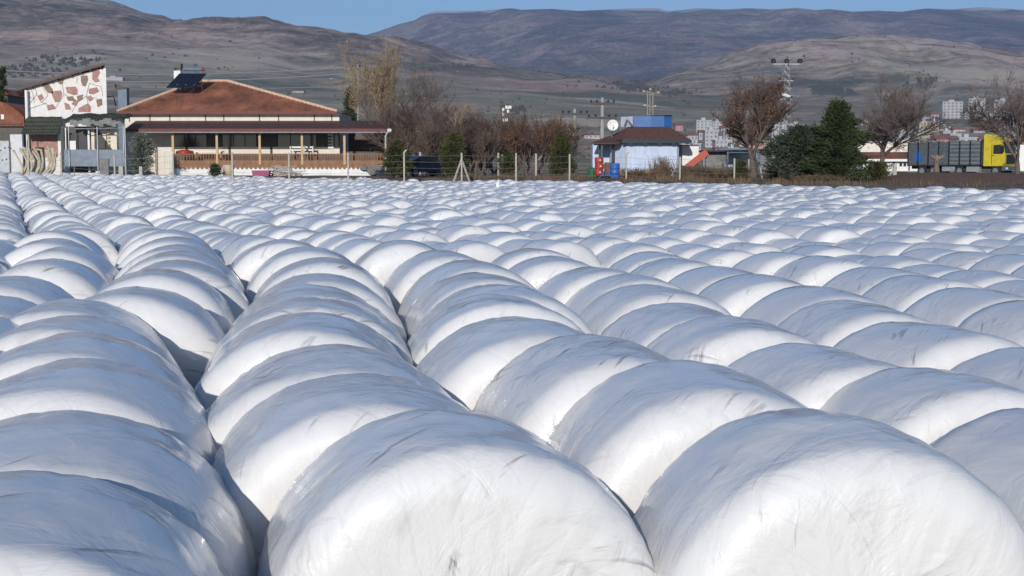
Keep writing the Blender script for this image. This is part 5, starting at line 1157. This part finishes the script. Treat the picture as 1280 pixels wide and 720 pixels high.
# bushes of dead stalks
dead = leafmat('dead_stalks', (.085, .055, .036), (.22, .155, .095), 1.5)
def weeds():
    mb = MB(); rj = random.Random(31)
    for i in range(9000):
        u = rj.uniform(725, 1320) if rj.random() < .75 else rj.uniform(560, 725); Y = rj.uniform(edgeY((u-640)/F)+2.5, 100)
        dens = noise.noise(Vector((u*.03, Y*.12, 4))); 
        if dens < -.05 and rj.random() < .8: continue
        if u > 1060 and Y < 86 and rj.random() < .8: continue
        p = base(u, Y); h_ = rj.uniform(.1, .32)*(1.6 if dens > .25 else 1)
        d = Vector((rj.gauss(0, .3), rj.gauss(0, .3), 1)).normalized()*h_; s_ = Vector((.02, 0, 0)) if rj.random() < .5 else Vector((.012, .012, 0))
        mb.tri(p-s_, p+s_, p+d)
    tag(mb.build('dry_grass', dead, None), 'tufts of dry straw-coloured grass along the verge behind the bales', 'grass', kind='stuff')
    def bush(u, Y, w_, h_, n, lab, m=dead):
        mb = MB(); b_ = base(u, Y)
        for k in range(n):
            a = rj.uniform(0, 2*math.pi); q = b_+Vector((rj.gauss(0, w_*.3), rj.gauss(0, .25), 0)); e = q+Vector((math.cos(a)*w_*.25, math.sin(a)*w_*.2, h_*rj.uniform(.4, 1)))
            mb.tube([q, q.lerp(e, .5)+Vector((rj.gauss(0, .05), 0, .05)), e], [.018, .013, .006], 3, False)
            for z in range(2):
                t = rj.uniform(.4, 1); f = q.lerp(e, t); g = f+Vector((rj.gauss(0, .12), rj.gauss(0, .12), rj.uniform(.02, .2))); mb.tube([f, g], [.012, .006], 3, False)
        tag(mb.build('dead_weeds', m, None), lab, 'weeds')
    bush(826, 90.5, 1.2, 1.5, 220, 'tall dry brown weeds in front of the kiosk wall'); bush(795, 90, 1.5, .8, 240, 'dark dry weeds around the log pile'); bush(868, 90, 2.2, .95, 420, 'straw-coloured weeds below the orange slide', )
    bush(1020, 84.5, 2.5, .45, 260, 'low dry weeds in front of the conifers'); bush(60, 99, 1.5, .7, 200, 'rusty dry weeds behind the bent poles'); bush(25, 103, 1.2, 1.1, 240, 'reddish dry shrub beside the grey yard wall', orl)
    bush(902, 91, 1.6, .6, 200, 'dry weeds between the slide and the young conifer')
weeds()
# bank of turned soil on the right
def soil():
    mb = MB(); n = 90; rj = random.Random(6); rows_ = 8
    for j in range(rows_+1):
        for i in range(n+1):
            u = 1085+(1500-1085)*i/n; Y = 82+j*1.6; x = (u-640)/F*Y; s_ = j/rows_; z = ground_z(x, Y)+.02+.42*math.sin(math.pi*s_)**1.0*sst(1085, 1130, u)*(1+.4*noise.noise(Vector((x*.9, Y, 0))))
            if j in (0, rows_): z -= .08
            mb.v.append((x, Y, z))
    for j in range(rows_):
        for i in range(n): a = j*(n+1)+i; mb.f.append((a, a+1, a+n+2, a+n+1))
    tag(mb.build('soil_bank', M['soil'], None, smooth=True), kind='structure')
soil()
# plastic remnant standing on the bales
def scraps():
    mb = MB(); p = P(622, 232, 62); 
    mb.prism([p+Vector((-.12, 0, -.25)), p+Vector((.1, 0, -.25)), p+Vector((.03, 0, .28)), p+Vector((-.05, 0, .1))], (.06, .08, 0))
    tag(mb.build('film_tail', FILM, None), 'loose upright tail of white film standing up among the far bales', 'plastic film')
scraps()
# ------------------------------------------------------------------ the town and far houses
WINM = {}
def win_mesh(w_, h_):
    k = (round(w_, 1), round(h_, 1))
    if k not in WINM:
        mb = MB(); mb.box(-k[0]/2, k[0]/2, -.12, -.02, 0, k[1]); me = bpy.data.meshes.new('window'); me.from_pydata(mb.v, [], mb.f); me.materials.append(M['win']); WINM[k] = me
    return WINM[k]
def town(u0, u1, v0, v1, wall, roof, lab, cat='apartment block', floors=0, cols=0, deep=12, grp=None):
    uc = (u0+u1)/2; Y = solveY(uc, v1, 300, 2600); x = (uc-640)/F*Y; g = min(hill_z(x, Y), hill_z(x+8, Y), hill_z(x-8, Y))-1
    W = (u1-u0)/F*Y; H = (v1-v0)/F*Y; zb = P(uc, v1, Y).z; zt = P(uc, v0, Y).z
    r = empty('apartment_block' if 'block' in cat else 'town_house', (x, Y, g), lab, cat, grp)
    hr = H if roof == 'flat' else H*.7; zt_ = zb+hr
    mb = MB(); mb.box(x-W/2, x+W/2, Y, Y+deep, g, zt_); mb.build('wall', M[wall], r)
    mb = MB()
    if roof == 'flat': mb.box(x-W/2-.4, x+W/2+.4, Y-.4, Y+deep+.4, zt_+.01, zt_+.6); mb.box(x-W*.15, x+W*.12, Y+3, Y+7, zt_+.61, zt_+2.6)
    else: mb.prism([(x-W/2-.6, Y-.7, zt_), (x-W/2-.6, Y+deep/2, zt), (x-W/2-.6, Y+deep+.7, zt_)], (W+1.2, 0, 0))
    mb.build('roof', M['greyw'] if roof == 'flat' else M[roof], r)
    if floors:
        for f in range(floors):
            for c in range(cols):
                fh = hr/floors; ww = W/cols; o = bpy.data.objects.new('window', win_mesh(ww*.45, fh*.5)); col.objects.link(o); o.parent = r
                o.location = (-W/2+ww*(c+.5), 0, zb-g+fh*(f+.28))
            if floors > 4 and f:
                pass
    return r
town(1174, 1199, 128, 153, 'whitew', 'flat', 'white seven-storey block, the left of two towers on the town hill', floors=7, cols=5)
town(1206, 1227, 124, 150, 'whitew', 'flat', 'narrow white tower with stepped top right of the seven-storey block', floors=7, cols=4)
town(1202, 1230, 141, 153.5, 'whitew', 'flat', 'wide low white block at the foot of the narrow tower', floors=3, cols=6)
town(1238, 1262, 126, 152, 'whitew', 'flat', 'cream tower half hidden behind the bare tree at right', floors=7, cols=4)
town(1146, 1160, 153, 172, 'tanw', 'flat', 'yellowish block with balconies above the truck', floors=4, cols=3)
town(1161, 1170, 152, 170, 'tanw', 'flat', 'narrow pale green block beside the yellowish block', floors=4, cols=2)
town(1141, 1158, 167, 181, 'tanw', 'flat', 'low ochre block in front of the yellowish one', floors=3, cols=4)
town(1168, 1196, 169, 186, 'pinkw', 'redr', 'wide dusty pink building above the truck body', 'house', 2, 5)
town(1196, 1218, 173, 187, 'greyw', 'flat', 'blue-grey hall right of the dusty pink building', 'hall', 1, 5)
town(1112, 1134, 163, 180, 'greyw', 'flat', 'grey block seen through the spreading bare tree', floors=3, cols=4)
town(869, 888, 151, 168, 'whitew', 'flat', 'white five-storey block just right of the kiosk roof', floors=5, cols=4)
town(880, 896, 164, 183, 'whitew', 'flat', 'white block with curved balconies right of the kiosk', floors=4, cols=3)
town(893, 908, 176, 190, 'whitew', 'flat', 'small white block left of the rust-leaved tree', floors=3, cols=3)
town(889, 902, 153, 166, 'whitew', 'flat', 'smaller white block behind and right of the five-storey one', floors=4, cols=3)
town(963, 981, 152, 180, 'greyw', 'flat', 'grey tower block behind the foot of the lattice pylon', floors=6, cols=4)
town(985, 1003, 157, 180, 'whitew', 'flat', 'white block right of the lattice pylon', floors=5, cols=4)
town(843, 852, 154, 164, 'pinkw', 'redr', 'small pinkish house above the right end of the kiosk roof', 'house', 1, 2)
town(694, 716, 158, 165, 'whitew', 'redr', 'low white farmhouse left of the utility poles', 'farmhouse', 1, 5)
town(730, 752, 167, 173, 'whitew', 'redr', 'low white house between the two utility poles', 'farmhouse', 1, 4)
town(408, 425, 100, 103.5, 'whitew', 'flat', 'tiny white buildings on the hillside left of the tallest tree', 'farmhouse', 0, 0)
town(368, 382, 112, 118, 'whitew', 'redr', 'tiny white house on the slope above the tiled roof', 'farmhouse', 0, 0)
town(133, 158, 97, 102, 'whitew', 'flat', 'tiny pale buildings on the slope right of the stone gable', 'farmhouse', 0, 0)
town(806, 824, 111, 118, 'whitew', 'redr', 'tiny pale building on the ridge left of the mast lamps', 'farmhouse', 0, 0)
rt_ = random.Random(77); cand = []
for cl, (ua, ub, va, vb, n) in (('left', (856, 1010, 160, 194, 44)), ('right', (1068, 1285, 150, 186, 110))):
    lst = []
    for k in range(n):
        w_ = rt_.uniform(7, 15); u = rt_.uniform(ua, ub); v = rt_.uniform(va, vb); lst.append((u, v, w_, rt_.uniform(.45, .9)*w_, rt_.choice(['whitew', 'whitew', 'tanw', 'greyw', 'pinkw', 'whitew']), rt_.choice(['redr', 'redr', 'flat'])))
    lst.sort()
    for k, (u, v, w_, h_, wl, rf) in enumerate(lst):
        cname = {'whitew': 'white', 'tanw': 'tan', 'greyw': 'grey', 'pinkw': 'pink'}[wl]; rn = 'red roof' if rf == 'redr' else 'flat roof'
        o_ = NUM[k+1] if 1 < k+1 < 20 else None
        cand.append((cl, u, v, w_, h_, wl, rf, cname, rn))
cnt = {}
for cl, u, v, w_, h_, wl, rf, cname, rn in cand:
    key = (cl, cname, rn); cnt[key] = cnt.get(key, 0)+1; k = cnt[key]; o_ = 'leftmost' if k == 1 else NUM[k-1]+' from the left'
    where = 'between kiosk and conifers' if cl == 'left' else 'on the town slope at right'
    town(u-w_/2, u+w_/2, v-h_, v, wl, rf, 'small %s house with %s, %s %s' % (cname, rn, o_, where), 'house', 1 if w_ > 9 else 0, 3, 9, 'small houses of the town')
# scattered dark scrub and groves on the slopes
def scrub():
    rj = random.Random(12); mb = MB()
    def blob(x, y, z, s_):
        a0 = rj.random()*6
        for k in range(3):
            c = Vector((x+rj.gauss(0, s_*.35), y+rj.gauss(0, s_*.35), z+s_*.35)); n0 = len(mb.v); m_ = 6
            mb.v.append(tuple(c+Vector((0, 0, s_*rj.uniform(.5, .9)))))
            for j in range(m_):
                a = a0+2*math.pi*j/m_; rr = s_*rj.uniform(.35, .6); mb.v.append(tuple(c+Vector((rr*math.cos(a), rr*math.sin(a), -s_*.45))))
            for j in range(m_): mb.f.append((n0, n0+1+j, n0+1+(j+1) % m_))
    groves = [(655, 97, 22, 4, 170), (690, 100, 18, 4, 70), (735, 108, 30, 4, 110), (790, 117, 30, 4, 110), (840, 121, 20, 3, 40), (1030, 112, 20, 4, 160), (1055, 116, 14, 3, 60), (640, 142, 16, 4, 50), (570, 97, 40, 3, 40), (90, 78, 50, 5, 60), (45, 90, 40, 5, 80), (1150, 112, 20, 3, 40), (520, 130, 40, 6, 25)]
    for gu, gv, su, sv, n in groves:
        for k in range(n):
            u = rj.gauss(gu, su*.5); v = rj.gauss(gv, sv*.5); Y = solveY(u, v, 300, 3250)
            if Y >= 3250: continue
            Y *= rj.uniform(.98, 1.02); x = (u-640)/F*Y; blob(x, Y, hill_z(x, Y), rj.uniform(2.2, 4.6)*min(1.3, max(.5, Y/1800)))
    for k in range(1100):
        u = rj.uniform(-60, 1340); Y = math.exp(rj.uniform(math.log(500), math.log(3200))); x = (u-640)/F*Y
        if noise.noise(Vector((x/300, Y/500, 5))) < -.1: continue
        blob(x, Y, hill_z(x, Y), rj.uniform(1.2, 3.4)*min(1.3, max(.5, Y/1800)))
    tag(mb.build('hillside_scrub', leafmat('far_scrub', (.05, .055, .04), (.10, .095, .07), .01), None), 'dark groves and scattered scrub dotting the hillsides', 'scrub', kind='stuff')
scrub()
